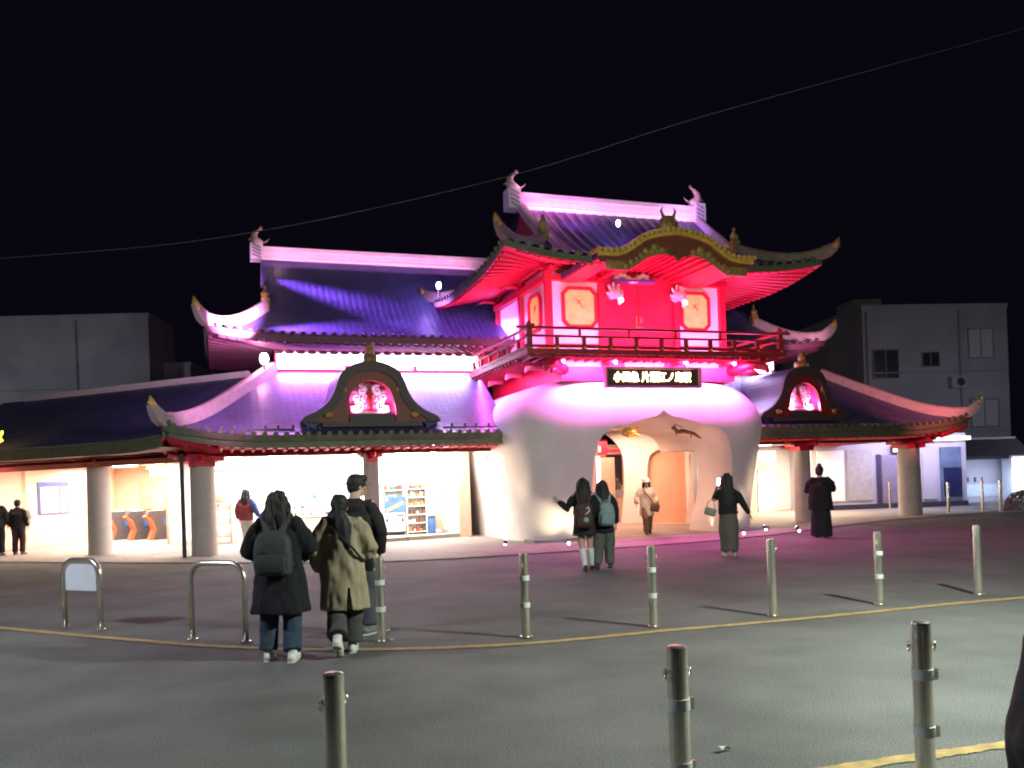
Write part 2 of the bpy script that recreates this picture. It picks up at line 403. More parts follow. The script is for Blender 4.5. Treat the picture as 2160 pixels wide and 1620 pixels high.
def octwin(u, v, z, w, h, face):
    f = (lambda p, q, t: Vector((u+p, v-t, z+q))) if face == 'front' else (lambda p, q, t: Vector((u-t, v+p, z+q)))
    mb = MB(); o8, i8 = octa(w, h, .17), octa(w-.075, h-.085, .13)
    vs = [f(p, q, t) for t in (-.02, .075) for ring in (o8, i8) for p, q in ring]
    fs = []
    for j in range(8):
        k = (j+1) % 8
        fs += [(16+j, 16+k, 24+k, 24+j), (j, k, 16+k, 16+j), (8+k, 8+j, 24+j, 24+k)]
    mb.add(vs, fs)
    wn = P(mb, 'octagonal_window', M_RED, tw)
    P(MB().prism(i8, f, -.015, .02), 'pane', M_AMB, wn)
    mb = MB(); r0 = random.Random(u*7+v)           # faint painted bird / branch on the pane
    mb.tube([f(-.08, .22, .026), f(.02, .12, .026), f(.1, .0, .026)], [.012, .02, .006], 5)
    mb.tube([f(-.02, .16, .026), f(.1, .22, .026)], [.015, .004], 5)
    mb.tube([f(.0, .14, .026), f(-.12, .08, .026)], [.012, .003], 5)
    P(mb, 'painted_branch', mat('ink_brown', (.22, .12, .05), .7), wn)
octwin(-1.45, TF+.05, 6.06, .50, .55, 'front'); octwin(2.02, TF+.05, 6.06, .46, .55, 'front')
octwin(T0+.05, 1.38, 6.06, .46, .52, 'side')
# door leaf between the middle posts
mb = MB(); mb.box((.285, TF+.06, 6.0), (2.06, .06, 2.2))
door = P(mb, 'door', M_RED, tw)
mb = MB(); mb.box((.285, TF+.024, 5.9), (.03, .02, 1.8)); P(mb, 'door_seam', M_DRED, door)
mb = MB(); mb.box((.20, TF+.01, 5.74), (.035, .03, .3)); mb.box((.33, TF+.01, 5.74), (.09, .03, .06)); mb.box((.33, TF+.01, 5.84), (.08, .03, .05)); mb.box((.37, TF+.01, 5.79), (.03, .03, .14)); mb.box((.27, TF+.01, 5.58), (.2, .03, .035))
P(mb, 'latch', mat('bronze_fitting', (.62, .2, .12), .35, metal=.3), door)
# white carved elephant-nose beam ends beside the door
def carved(u):
    mb = MB(); q = Vector((u, TF-.05, 6.42))
    mb.tube([q, q+Vector((.02, -.18, .02)), q+Vector((.05, -.36, -.08)), q+Vector((.06, -.42, -.24)), q+Vector((.04, -.36, -.34))], [.15, .16, .12, .07, .035], 9)
    for k in range(6):
        a = R(-30+k*42); mb.tube([q+Vector((0, -.12, 0)), q+Vector((.30*math.cos(a)*.75, -.2, .28*math.sin(a)))], [.05, .028], 6, round_ends=True)
    mb.ell(q+Vector((.06, -.3, .1)), (.05, .05, .05), 8)
    o = P(mb, 'carved_ornament', mat('carved_white', (.80, .72, .76), .5, var=.1), tw, smooth='all')
    P(MB().ell(q+Vector((.05, -.47, -.24)), (.07, .05, .06), 10), 'ornament_lamp', M_LAMPP, o)
carved(-.55); carved(1.34)
# transom above the door with a carved wave panel, purple and white
mb = MB(); mb.box((.05, TF-.16, 6.76), (1.25, .3, .05)); tr = P(mb, 'transom_shelf', mat('purple_paint', (.16, .06, .2), .5), tw)
mb = MB(); rr = random.Random(3)
for k in range(9): mb.ell((-.45+k*.11, TF-.2, 6.84+.07*math.sin(k*1.1)), (.1, .07, .08), 8)
P(mb, 'carved_waves', mat('carved_white', (.8, .7, .76), .5), tr, smooth='all')

def resample(pts, n):
    P_ = [Vector((p[0], p[1])) for p in pts]; L_ = [0]
    for a, c in zip(P_, P_[1:]): L_.append(L_[-1]+(c-a).length)
    out = []; k = 0
    for i in range(n):
        t = L_[-1]*i/(n-1)
        while k < len(P_)-2 and L_[k+1] < t: k += 1
        q = P_[k].lerp(P_[k+1], min(1, (t-L_[k])/max(1e-9, L_[k+1]-L_[k]))); out.append((q.x, q.y))
    return out
def ribbon(top, bot, f, a, c):
    """board between two profiles with the same number of points, from t=a to t=c"""
    n = len(top); vs = [f(p, q, t) for t in (a, c) for pr in (top, bot) for p, q in pr]; fs = []
    for i in range(n-1):
        fs += [(i, i+1, n+i+1, n+i), (2*n+i, 3*n+i, 3*n+i+1, 2*n+i+1), (n+i, n+i+1, 3*n+i+1, 3*n+i), (i, 2*n+i, 2*n+i+1, i+1)]
    fs += [(0, n, 3*n, 2*n), (n-1, 3*n-1, 4*n-1, 2*n-1)]
    return MB().add(vs, fs)
KP = resample(spline([(-2.12, -.03), (-1.8, -.04), (-1.5, .0), (-1.16, .18), (-.86, .38), (-.45, .50), (0, .555), (.45, .50), (.86, .38), (1.16, .18), (1.5, 0), (1.8, -.04), (2.12, -.03)], 5), 61)
def gable_z(u, v):
    """roof of the tower rises under the curved gable"""
    p = abs(u-.13)
    if p > 2.1 or v > .45: return -1
    k = min(range(61), key=lambda i_: abs(KP[i_][0]-p)); return 6.92+KP[k][1]-.06
# ---- roofs -----------------------------------------------------------------
def roof_shape(p):
    uc, ue, v0, v1, ze, rise, pw, ug, up, Lc = (p[k] for k in ('uc', 'ue', 'v0', 'v1', 'ze', 'rise', 'pw', 'ug', 'up', 'Lc'))
    D = (v1-v0)/2
    def corner(u, v):
        du = max(0, ue-abs(u-uc)); dv = max(0, min(v-v0, v1-v)); s_ = max(0, 1-(du+dv)/Lc); return up*s_*s_
    def g(d): return ze+rise*(max(0, d)/D)**pw
    return D, corner, g
def make_roof(p, name, m, parent=None, rib=.28, amp=.045, nrow=14):
    D, corner, g = roof_shape(p); uc, ue, v0, v1, ug = p['uc'], p['ue'], p['v0'], p['v1'], p['ug']; h = ue-ug
    def rb(x):
        c = math.cos(2*math.pi*x/rib); return amp*max(0, c)**.8 if amp > 0 else 0
    mb = MB()
    nu = max(8, int(2*ug/rib*6)) if amp > 0 else 60
    for side in (0, 1):                               # main slopes
        def f(a, b):
            u = uc-ug+2*ug*a; d = D*b; v = v0+d if side == 0 else v1-d
            z = g(d)+corner(u, v)+rb(u)
            return Vector((u, v, max(z, gable_z(u, v)) if p.get('gable') and side == 0 else z))
        mb.grid(f, nu, nrow if not p.get('gable') else 26)
        for q in (-1, 1):                             # corner triangles of the front/back slopes
            def f2(a, b):
                d = h*b; du = (h-d)*a+0.0; u = uc+q*(ue-d-(h-d)*(1-a)); v = v0+d if side == 0 else v1-d
                return Vector((u, v, g(d)+corner(u, v)+rb(u)))
            mb.grid(f2, max(6, int(h/rib*6)) if amp > 0 else 14, 8)
    for q in (-1, 1):                                 # side slopes
        nv = max(8, int((v1-v0)/rib*6)) if amp > 0 else 30
        def f3(a, b):
            d = h*b; v = v0+d+(v1-v0-2*d)*a; u = uc+q*(ue-d)
            return Vector((u, v, g(d)+corner(u, v)+rb(v)))
        mb.grid(f3, nv, 8)
    o = P(mb, name, m, parent, smooth='all', fix=True)
    for q in (-1, 1):                                 # gable walls
        top = [Vector((uc+q*(ug-.12), v0+h+(v1-v0-2*h)*t, 0)) for t in [i/16 for i in range(17)]]
        ring = [Vector((t.x, t.y, g(min(t.y-v0, v1-t.y))-.05)) for t in top]
        mb = MB(); n = len(ring); mb.add(ring+[r+Vector((-q*.08, 0, 0)) for r in ring], [tuple(range(n)), tuple(range(n, 2*n))[::-1]]+[(i, (i+1) % n, n+(i+1) % n, n+i) for i in range(n)])
        P(mb, 'gable_wall', M_DRED, o)
    return o
def make_eaves(p, parent, wall, zw, th=.16, rafter=.26, m_f=M_GREEN, m_s=M_RED, sides='flr', tile=.28):
    D, corner, g = roof_shape(p); uc, ue, v0, v1 = p['uc'], p['ue'], p['v0'], p['v1']
    wu0, wu1, wv0, wv1 = wall
    runs = []
    if 'f' in sides and p.get('gable'):
        for t0, t1 in ((0, .277), (.703, 1)): runs.append([((uc-ue+2*ue*t, v0), (wu0+(wu1-wu0)*t, wv0)) for t in [t0+(t1-t0)*i/24 for i in range(25)]])
    elif 'f' in sides: runs.append([((uc-ue+2*ue*t, v0), (wu0+(wu1-wu0)*t, wv0)) for t in [i/60 for i in range(61)]])
    if 'r' in sides: runs.append([((uc+ue, v0+(v1-v0)*t), (wu1, wv0+(wv1-wv0)*t)) for t in [i/40 for i in range(41)]])
    if 'l' in sides: runs.append([((uc-ue, v1-(v1-v0)*t), (wu0, wv1-(wv1-wv0)*t)) for t in [i/40 for i in range(41)]])
    fa, so, tl = MB(), MB(), MB()
    for run in runs:
        A = [Vector((a[0], a[1], p['ze']+corner(*a))) for a, b in run]; Bq = [Vector((b[0], b[1], zw)) for a, b in run]
        n = len(A); dz = Vector((0, 0, th))
        fa.add([q+Vector((0, 0, -.012)) for q in A]+[q-dz for q in A], [(i, i+1, n+i+1, n+i) for i in range(n-1)])
        so.add([q-dz for q in A]+Bq, [(i, i+1, n+i+1, n+i) for i in range(n-1)])
        # rafters
        Lr = sum((A[i+1]-A[i]).length for i in range(n-1)); k = int(Lr/rafter)
        for j in range(1, k):
            t = j/k*(n-1); i = min(int(t), n-2); fr = t-i
            a = A[i].lerp(A[i+1], fr)-dz-Vector((0, 0, .035)); b = Bq[i].lerp(Bq[i+1], fr)-Vector((0, 0, .035))
            a = a.lerp(b, .03); so.tube([a, b], [(.045, .04)]*2, 4, side=(A[i+1]-A[i]))
        # round end tiles along the edge
        k = int(Lr/tile)
        for j in range(k+1):
            t = min(j/k*(n-1), n-1.001); i = int(t); a = A[i].lerp(A[i+1], t-i)
            out = (a-Bq[i]); out.z = 0; out.normalize()
            tl.tube([a-out*.06+Vector((0, 0, .035)), a+out*.035+Vector((0, 0, .02))], [.062, .062], 8)
        if p.get('gable'): fa.add(tl.v, tl.f); P(fa, 'fascia', m_f, parent); fa, tl = MB(), MB()
    if fa.v: fa.add(tl.v, tl.f); P(fa, 'fascia', m_f, parent)
    P(so, 'soffit', m_s, parent); fo = None
    return fo
def ridge_curve(p, qu, qv, tip=.45, curl=.46, inner=0.0):
    """hip ridge from its inner end to the corner, then curling up past it; qu,qv = -1/1"""
    D, corner, g = roof_shape(p); uc, ue, v0, v1, ug = p['uc'], p['ue'], p['v0'], p['v1'], p['ug']; h = ue-ug
    pts = []
    for i in range(9):
        d = (h-inner)*(1-i/8); u = uc+qu*(ue-d); v = v0+d if qv < 0 else v1-d
        pts.append(Vector((u, v, g(d)+corner(u, v)+.05)))
    dr = Vector((qu, qv, 0)).normalized(); q = pts[-1]
    pts.append(q+dr*tip*.45+Vector((0, 0, curl*.22))); pts.append(q+dr*tip*.8+Vector((0, 0, curl*.6))); pts.append(q+dr*tip+Vector((0, 0, curl)))
    return pts
def hip_ridge(pts, parent, w=.11, hgt=.16, m=M_RIDGE, tipm=M_GOLD, finial=True, name='hip_ridge'):
    mb = MB(); n = len(pts)
    sec = []
    for i, q in enumerate(pts):
        t = (pts[min(i+1, n-1)]-pts[max(i-1, 0)]); hd = Vector((t.x, t.y, 0)).normalized(); sd = Vector((-hd.y, hd.x, 0))
        k = i/(n-1); ww = w*(1 if k < .8 else 1-(k-.8)*2.2); hh = hgt*(1.0+.25*k if k < .86 else 1.2-(k-.86)*5)
        hh = max(hh, .05); ww = max(ww, .03); nrm = t.normalized().cross(sd); nrm = nrm if nrm.z > 0 else -nrm
        sec.append([q-sd*ww-nrm*.09, q+sd*ww-nrm*.09, q+sd*ww*1.15+nrm*hh*.75, q+sd*ww*.6+nrm*hh, q-sd*ww*.6+nrm*hh, q-sd*ww*1.15+nrm*hh*.75])
    mb.loft(sec)
    o = P(mb, name, m, parent, smooth=True)
    q = pts[-1]; t = (pts[-1]-pts[-2]).normalized()
    P(MB().tube([pts[-2]+Vector((0, 0, .02)), q+Vector((0, 0, .03)), q+t*.12+Vector((0, 0, .07))], [.1, .085, .02], 8), 'ridge_tip', tipm, o, smooth='all')
    if finial:
        q = pts[0]; mb = MB(); mb.box((q.x, q.y, q.z+.1), (.22, .22, .34)); mb.lathe((q.x, q.y, q.z+.27), [(.07, 0), (.11, .06), (.12, .13), (.07, .2), (.03, .27), (.05, .31), (.01, .38)], 10)
        P(mb, 'ridge_finial', M_DGOLD, o)
    return o
def dolphin(c, s, face, parent, m=None):
    """tail-up ridge fish; face = +-1 along u"""
    c = Vector(c); mb = MB()
    def q(x, y, z): return c+Vector((x*face*s, y*s, z*s))
    mb.tube([q(.36, 0, .10), q(.2, 0, .12), q(.0, 0, .18), q(-.13, 0, .36), q(-.12, 0, .58), q(.02, 0, .76), q(.16, 0, .86)], [.12*s, .2*s, .25*s, .22*s, .17*s, .11*s, .06*s], 10)
    for a in (-.35, -.1, .2, .45): mb.tube([q(.05, 0, .78), q(.12+.24*math.cos(a*2), .05*a, .82+.32*math.sin(.5+a))], [(.05*s, .03*s), (.015*s, .01*s)], 6)
    mb.tube([q(-.18, 0, .36), q(-.36, 0, .34), q(-.46, 0, .24)], [.07*s, .04*s, .01*s], 6)
    for y in (-1, 1): mb.tube([q(.08, .15*y, .2), q(-.05, .32*y, .34)], [.06*s, .015*s], 6)
    mb.tube([q(.4, 0, .16), q(.58, 0, .26), q(.7, 0, .4)], [.06*s, .03*s, .008*s], 6)
    return P(mb, 'ridge_fish', m or mat('pale_bronze', (.62, .50, .42), .4, metal=.25, var=.2), parent, smooth='all')

# tower roof
PT = dict(uc=.25, ue=4.42, v0=-1.6, v1=5.3, ze=6.86, rise=2.2, pw=1.35, ug=2.82, up=.30, Lc=2.6, gable=True)
troof = make_roof(PT, 'tower_roof', M_TILE2, rib=.31, amp=.06, nrow=16)
make_eaves(PT, troof, (T0-.05, T1+.05, TF-.05, TB+.05), 7.2, th=.17)
vm = (PT['v0']+PT['v1'])/2
def main_ridge(parent, u0, u1, v, z, h, lattice=True, fish=1.0, ends=(1, 1)):
    mb = MB(); mb.box(((u0+u1)/2, v, z+h*.36), (u1-u0, .30, h*.72)); mb.box(((u0+u1)/2, v, z+h*.86), (u1-u0, .42, h*.28)); mb.box(((u0+u1)/2, v, z+h*.18), (u1-u0, .36, h*.06))
    o = P(mb, 'ridge', M_RIDGE, parent)
    for u, q, on in ((u0, 1, ends[0]), (u1, -1, ends[1])):
        if not on: continue
        e = P(MB().box((u+q*.02, v, z+h*.62), (.36, .46, h*1.24)), 'ridge_end', M_RIDGE, o)
        mb = MB()
        for k in range(4): mb.box((u+q*.02, v-.24, z+h*(.2+.27*k)), (.27, .02, h*.1), M=Matrix.Rotation(R(25), 3, 'Y'))
        P(mb, 'lattice', mat('lattice_grey', (.3, .25, .3), .6), e)
        dolphin((u+q*.04, v, z+h*1.22), fish*.56, q, e)
    return o
tr_ = main_ridge(troof, .25-2.98, .25+2.82, vm, 8.98, .44)
for qu in (-1, 1):
    for qv in (-1, 1): hip_ridge(ridge_curve(PT, qu, qv, tip=.38, curl=.27), troof, w=.085, hgt=.19, m=M_UNLIT, tipm=M_DGOLD)
# descending ridges that follow the gable edge
D_, cr_, g_ = roof_shape(PT)
for q in (-1, 1):
    pts = [Vector((.25+q*2.74, vm-d, g_(D_-d)+.05)) for d in [i*.21 for i in range(9)]]
    hip_ridge(pts, troof, w=.1, hgt=.13, finial=False, m=M_HIP, name='descending_ridge')
# lamp on the front slope
ql = Vector((-.45, 0.0, 8.12)); mb = MB(); mb.tube([ql+Vector((0, 0, -.2)), ql], .03, 6)
fl = P(mb, 'roof_lamp', M_DARK, troof); P(MB().ell(ql+Vector((0, 0, .1)), (.055, .055, .09), 12), 'globe', M_LAMPW, fl, smooth='all')
q = Vector((-4.15, 4.6, 7.12)); fl = P(MB().tube([q, q+Vector((0, 0, .3))], .03, 6), 'roof_lamp', M_DARK, troof); P(MB().ell(q+Vector((0, 0, .36)), (.075, .075, .12), 12), 'globe', M_LAMPW, fl, smooth='all')

# ---- curved gable (karahafu) over the balcony ----------------------------------
def bell(w, h, cusp=.0, n=40, base=0.0):
    """bell-shaped profile: reverse-curve eaves and a round top"""
    out = []
    for i in range(n+1):
        x = -1+2*i/n; a = abs(x)
        y = (1+math.cos(math.pi*min(1, a**1.0)))/2
        y = y*(1-.08) + .10*max(0, (a-.8)/.2)**2
        out.append((x*w, base+y*h))
    return out
f = lambda p, q, t: Vector((.13+p, t, 6.92+q)); vF = -1.92
kg = P(ribbon(KP, [(p, q-.12) for p, q in KP], f, vF, .6), 'curved_gable', M_TILE2, smooth=True)
P(ribbon([(p*.99, q-.125) for p, q in KP], [(p*.99, q-.17) for p, q in KP], f, vF+.04, .5), 'soffit', M_RED, kg)
P(ribbon([(p, q-.015) for p, q in KP], [(p, q-.105) for p, q in KP], f, vF-.10, vF-.004), 'gold_rim', M_GOLD, kg)
def TR(p):
    a = abs(p); pts = ((0, .03), (.35, .03), (.55, .01), (.8, -.06), (1.0, -.17), (1.2, -.30), (1.38, -.40))
    for (x0, y0), (x1, y1) in zip(pts, pts[1:]):
        if a <= x1: return y0+(y1-y0)*(a-x0)/(x1-x0)
    return -.27
bd = [(p*.97, q-.105) for p, q in KP]
P(ribbon(bd, [(p, min(q-.06, TR(p))) for p, q in bd], f, vF-.045, vF+.03), 'bargeboard', mat('brown_lacquer', (.22, .055, .03), .45, var=.15), kg)
mb = MB(); m_ = 0
for i in range(0, 61, 2): p, q = KP[i]; mb.tube([f(p, q+.035, vF-.15), f(p, q+.045, vF+.3)], [.062, .062], 8)
P(mb, 'end_tiles', M_GOLD, kg)
tl = [(-1.36+2.72*i/40, TR(-1.36+2.72*i/40)) for i in range(41)]
P(ribbon([(p, q+.05) for p, q in tl], [(p*.97, q-.045) for p, q in tl], f, vF-.085, vF-.046), 'gold_trim', M_DGOLD, kg)
mb = MB()
for i in range(0, 41, 2):
    p, q = tl[i]; k = .055+.03*((i//2) % 2)
    mb.ell(f(p*1.04, q+.06, vF-.075), (k+.012, .03, k if abs(p) > .4 else .03), 8)
for s_ in (-1, 1): mb.ell(f(s_*.62, .14, vF-.08), (.13, .045, .10), 8); mb.ell(f(s_*.86, .03, vF-.08), (.12, .045, .10), 8)
P(mb, 'gold_scallops', M_DGOLD, kg, smooth='all')
for s_ in (-1, 1):
    mb = MB(); mb.box(f(s_*1.66, -.34, vF-.05), (.54, .09, .22), bev=.03); mb.ell(f(s_*1.40, -.36, vF-.06), (.12, .07, .11), 8)
    P(mb, 'gold_scroll', M_DGOLD, kg, smooth='all')
mb = MB(); mb.prism([(0, -.17), (-.12, -.06), (-.24, -.06), (-.34, .02), (-.30, .12), (0, .16), (.30, .12), (.34, .02), (.24, -.06), (.12, -.06)], f, vF-.11, vF-.047); P(mb, 'gable_pendant', mat('brown_carving', (.20, .06, .03), .5), kg)
mb = MB()
for k in range(13): mb.box((-.95+k*.18, -.75, 6.70+.34*math.cos(min(1, abs(-1.08+k*.18)/1.3)*math.pi/2)), (.06, 2.1, .07))
P(mb, 'rafters', M_RED, kg)
mb = MB(); q = Vector((.05, -1.72, 7.52))                # ogre tile on the crest
mb.ell(q+Vector((0, 0, .18)), (.27, .12, .25), 12); mb.ell(q+Vector((0, -.08, .16)), (.13, .1, .12), 10)
for s_ in (-1, 1):
    mb.tube([q+Vector((s_*.14, 0, .38)), q+Vector((s_*.2, 0, .52)), q+Vector((s_*.14, 0, .62))], [.05, .035, .008], 6)
    mb.ell(q+Vector((s_*.25, 0, .04)), (.14, .09, .12), 8); mb.ell(q+Vector((s_*.1, -.12, .25)), (.045, .04, .045), 8)
P(mb, 'ogre_tile', M_DGOLD, kg, smooth='all')

M_PLUM = mat('plum_eave', (.13, .045, .075), .55, var=.15, scale=4)
# ---- wings --------------------------------------------------------------------
PU = dict(uc=-1.075, ue=9.675, v0=3.2, v1=9.8, ze=5.68, rise=2.85, pw=1.5, ug=8.07, up=.22, Lc=2.4)
uroof = make_roof(PU, 'wing_upper_roof', M_TILE, rib=.3, amp=.0, nrow=16)
make_eaves(PU, uroof, (-9.05, 7.2, 4.0, 9.2), 5.42, th=.20, rafter=.24, m_f=M_PLUM, m_s=M_PLUM, tile=.27)
main_ridge(uroof, -9.28, 7.0, 6.5, 8.46, .38, fish=.95)
for qu in (-1, 1): hip_ridge(ridge_curve(PU, qu, -1, tip=.32, curl=.42), uroof, w=.10, hgt=.21, m=M_HIP)
# clerestory band
M_CLER = mat('lit_clerestory', (.9, .85, .9), .6, var=0, emis=(1, .74, .96), es=4.0)
mb = MB(); mb.box((-.9, 4.14, 5.06), (16.2, .2, .72)); cl = P(mb, 'clerestory', M_RED)
for u0, u1 in ((-8.95, -3.2), (3.7, 7.15)):
    P(MB().box(((u0+u1)/2, 4.03, 5.10), (u1-u0, .03, .46)), 'light_strip', M_CLER, cl)
mb = MB()
for u in (-9.0, -7.05, -5.1, -3.3, 3.8, 5.6, 7.1): mb.box((u, 3.99, 4.90), (.12, .08, .16))
mb.box((-.9, 3.985, 4.82), (16.2, .08, .08)); P(mb, 'clerestory_frame', M_RED, cl)
mb = MB()
for k in range(54): mb.ell((-8.9+k*.3, 3.93, 5.315), (.13, .05, .06), 8)
P(mb, 'scalloped_trim', M_PLUM, cl, smooth='all')
q = Vector((-9.3, 3.55, 5.02)); o = P(MB().tube([q+Vector((0, 0, -.25)), q], .03, 6), 'floodlight', M_DARK); P(MB().ell(q+Vector((0, 0, .05)), (.12, .1, .17), 12), 'globe', M_LAMPW, o, smooth='all')
# lower roof: front slope and two hips
def lower(side):
    sg = -1 if side == 'l' else 1
    cu = -11.75 if side == 'l' else 12.2; hu = -9.05 if side == 'l' else 9.0; gu = -3.2 if side == 'l' else 3.5
    D = 3.15
    def z(t): return 2.86+1.95*t**1.18
    def up(u, v):
        s_ = max(0, 1-(abs(u-cu)+(v-.85))/2.6); return .28*s_*s_
    def f(a, b):
        u = cu+(hu-cu)*b; u = u+(gu-u)*a; v = .85+D*b
        return Vector((u, v, z(b)+up(u, v)))
    mb = MB(); mb.grid(f, 60, 14)
    def f2(a, b):
        u = cu+(hu-cu)*b; v = .85+D*b+(9.5-.85-D*b)*a
        return Vector((u, v, z(b)+(up(u, v) if a < .5 else 0)))
    mb.grid(f2, 30, 14)
    ro = P(mb, 'wing_lower_roof', M_TILE, smooth='all')
    # fascia, soffit, beam
    A = [Vector((cu+(gu-cu)*i/50, .85, 2.86+up(cu+(gu-cu)*i/50, .85))) for i in range(51)]
    Sd = [Vector((cu, .85+8.6*i/20, 2.86+up(cu, .85+8.6*i/20))) for i in range(21)]
    fa, so, tl = MB(), MB(), MB()
    for run, off in ((A, Vector((0, 1, 0))), (Sd, Vector((-sg, 0, 0)))):
        n = len(run)
        fa.add([q+Vector((0, 0, -.01)) for q in run]+[q+off*.04-Vector((0, 0, .15)) for q in run]+[q+off*.10-Vector((0, 0, .15)) for q in run]+[q+off*.10-Vector((0, 0, .30)) for q in run], [(k*n+i, k*n+i+1, (k+1)*n+i+1, (k+1)*n+i) for k in (0, 1, 2) for i in range(n-1)])
        so.add([q+off*.10-Vector((0, 0, .302)) for q in run]+[Vector((q.x, q.y, 2.56))+off*1.2 for q in run], [(i, i+1, n+i+1, n+i) for i in range(n-1)])
        Lr = sum((run[i+1]-run[i]).length for i in range(n-1)); k = int(Lr/.25)
        for j in range(k):
            t = j/k*(n-1); i = int(t); a = run[i].lerp(run[i+1], t-i)
            so.tube([a+off*.12-Vector((0, 0, .33)), Vector((a.x, a.y, 2.53))+off*1.2], [(.05, .045)]*2, 4)
            tl.tube([a-off*.03+Vector((0, 0, .02)), a+off*.2+Vector((0, 0, .05))], [.06, .06], 8)
    fa.add(tl.v, tl.f); P(fa, 'fascia', M_GREEN, ro); P(so, 'soffit', M_RED, ro)
    pts = []
    for i in range(10):
        b = 1-i/9; u = cu+(hu-cu)*b; v = .85+D*b; pts.append(Vector((u, v, z(b)+up(u, v)+.05)))
    dr = Vector((cu-hu, -D, 0)).normalized(); q = pts[-1]
    pts += [q+dr*.14+Vector((0, 0, .10)), q+dr*.24+Vector((0, 0, .26)), q+dr*.28+Vector((0, 0, .40))]
    hip_ridge(pts, ro, w=.11, hgt=.20, finial=False, m=M_HIP)
    # pillars, beam
    us = (-10.95, -7.0) if side == 'l' else (6.55, 10.68)
    mb = MB(); mb.box(((cu-sg*.9+gu)/2, 2.1, 2.52), (abs(cu-sg*.9-gu), .26, .22)); P(mb, 'eave_beam', M_DRED, ro)
    return ro
lroof = lower('l'); rroof = lower('r')
def pillar(u, v, r, h=2.2, square=False):
    mb = MB()
    if square: mb.box((u, v, h/2), (2*r, 2*r, h), bev=.02)
    else: mb.lathe((u, v, 0), [(r*1.02, 0), (r*1.0, .25), (r*.97, 1.2), (r*.93, h)], 28)
    o = P(mb, 'pillar', M_PILL, smooth=True)
    mb = MB(); mb.box((u, v, h+.06), (r*2.0, r*2.0, .14)); mb.box((u, v, h+.18), (r*3.4, r*1.8, .12)); mb.box((u, v, h+.28), (r*5.0, r*1.5, .10))
    mb.tube([(u, v-r*.6, h+.2), (u, v-r*2.4, h+.22), (u, v-r*2.9, h+.12)], [.08, .08, .03], 6)
    P(mb, 'capital', M_RED, o)
    P(MB().ell((u-r*1.9, v-.17, h+.22), (.07, .04, .07), 10), 'boss', M_GOLD, o)
pillar(-10.93, 2.2, .31); pillar(-6.78, 2.15, .17, square=True); pillar(6.6, 2.0, .26); pillar(10.78, 2.0, .36); pillar(-13.58, 4.87, .30, h=2.34)
P(MB().tube([(-11.39, 1.81, 0), (-11.39, 1.81, 2.5)], .05, 10), 'drainpipe', M_DARK)
P(MB().tube([(-6.98, 1.95, 0), (-6.98, 1.95, 2.4)], .045, 10), 'drainpipe', mat('grey_pipe', (.4, .38, .37), .5))

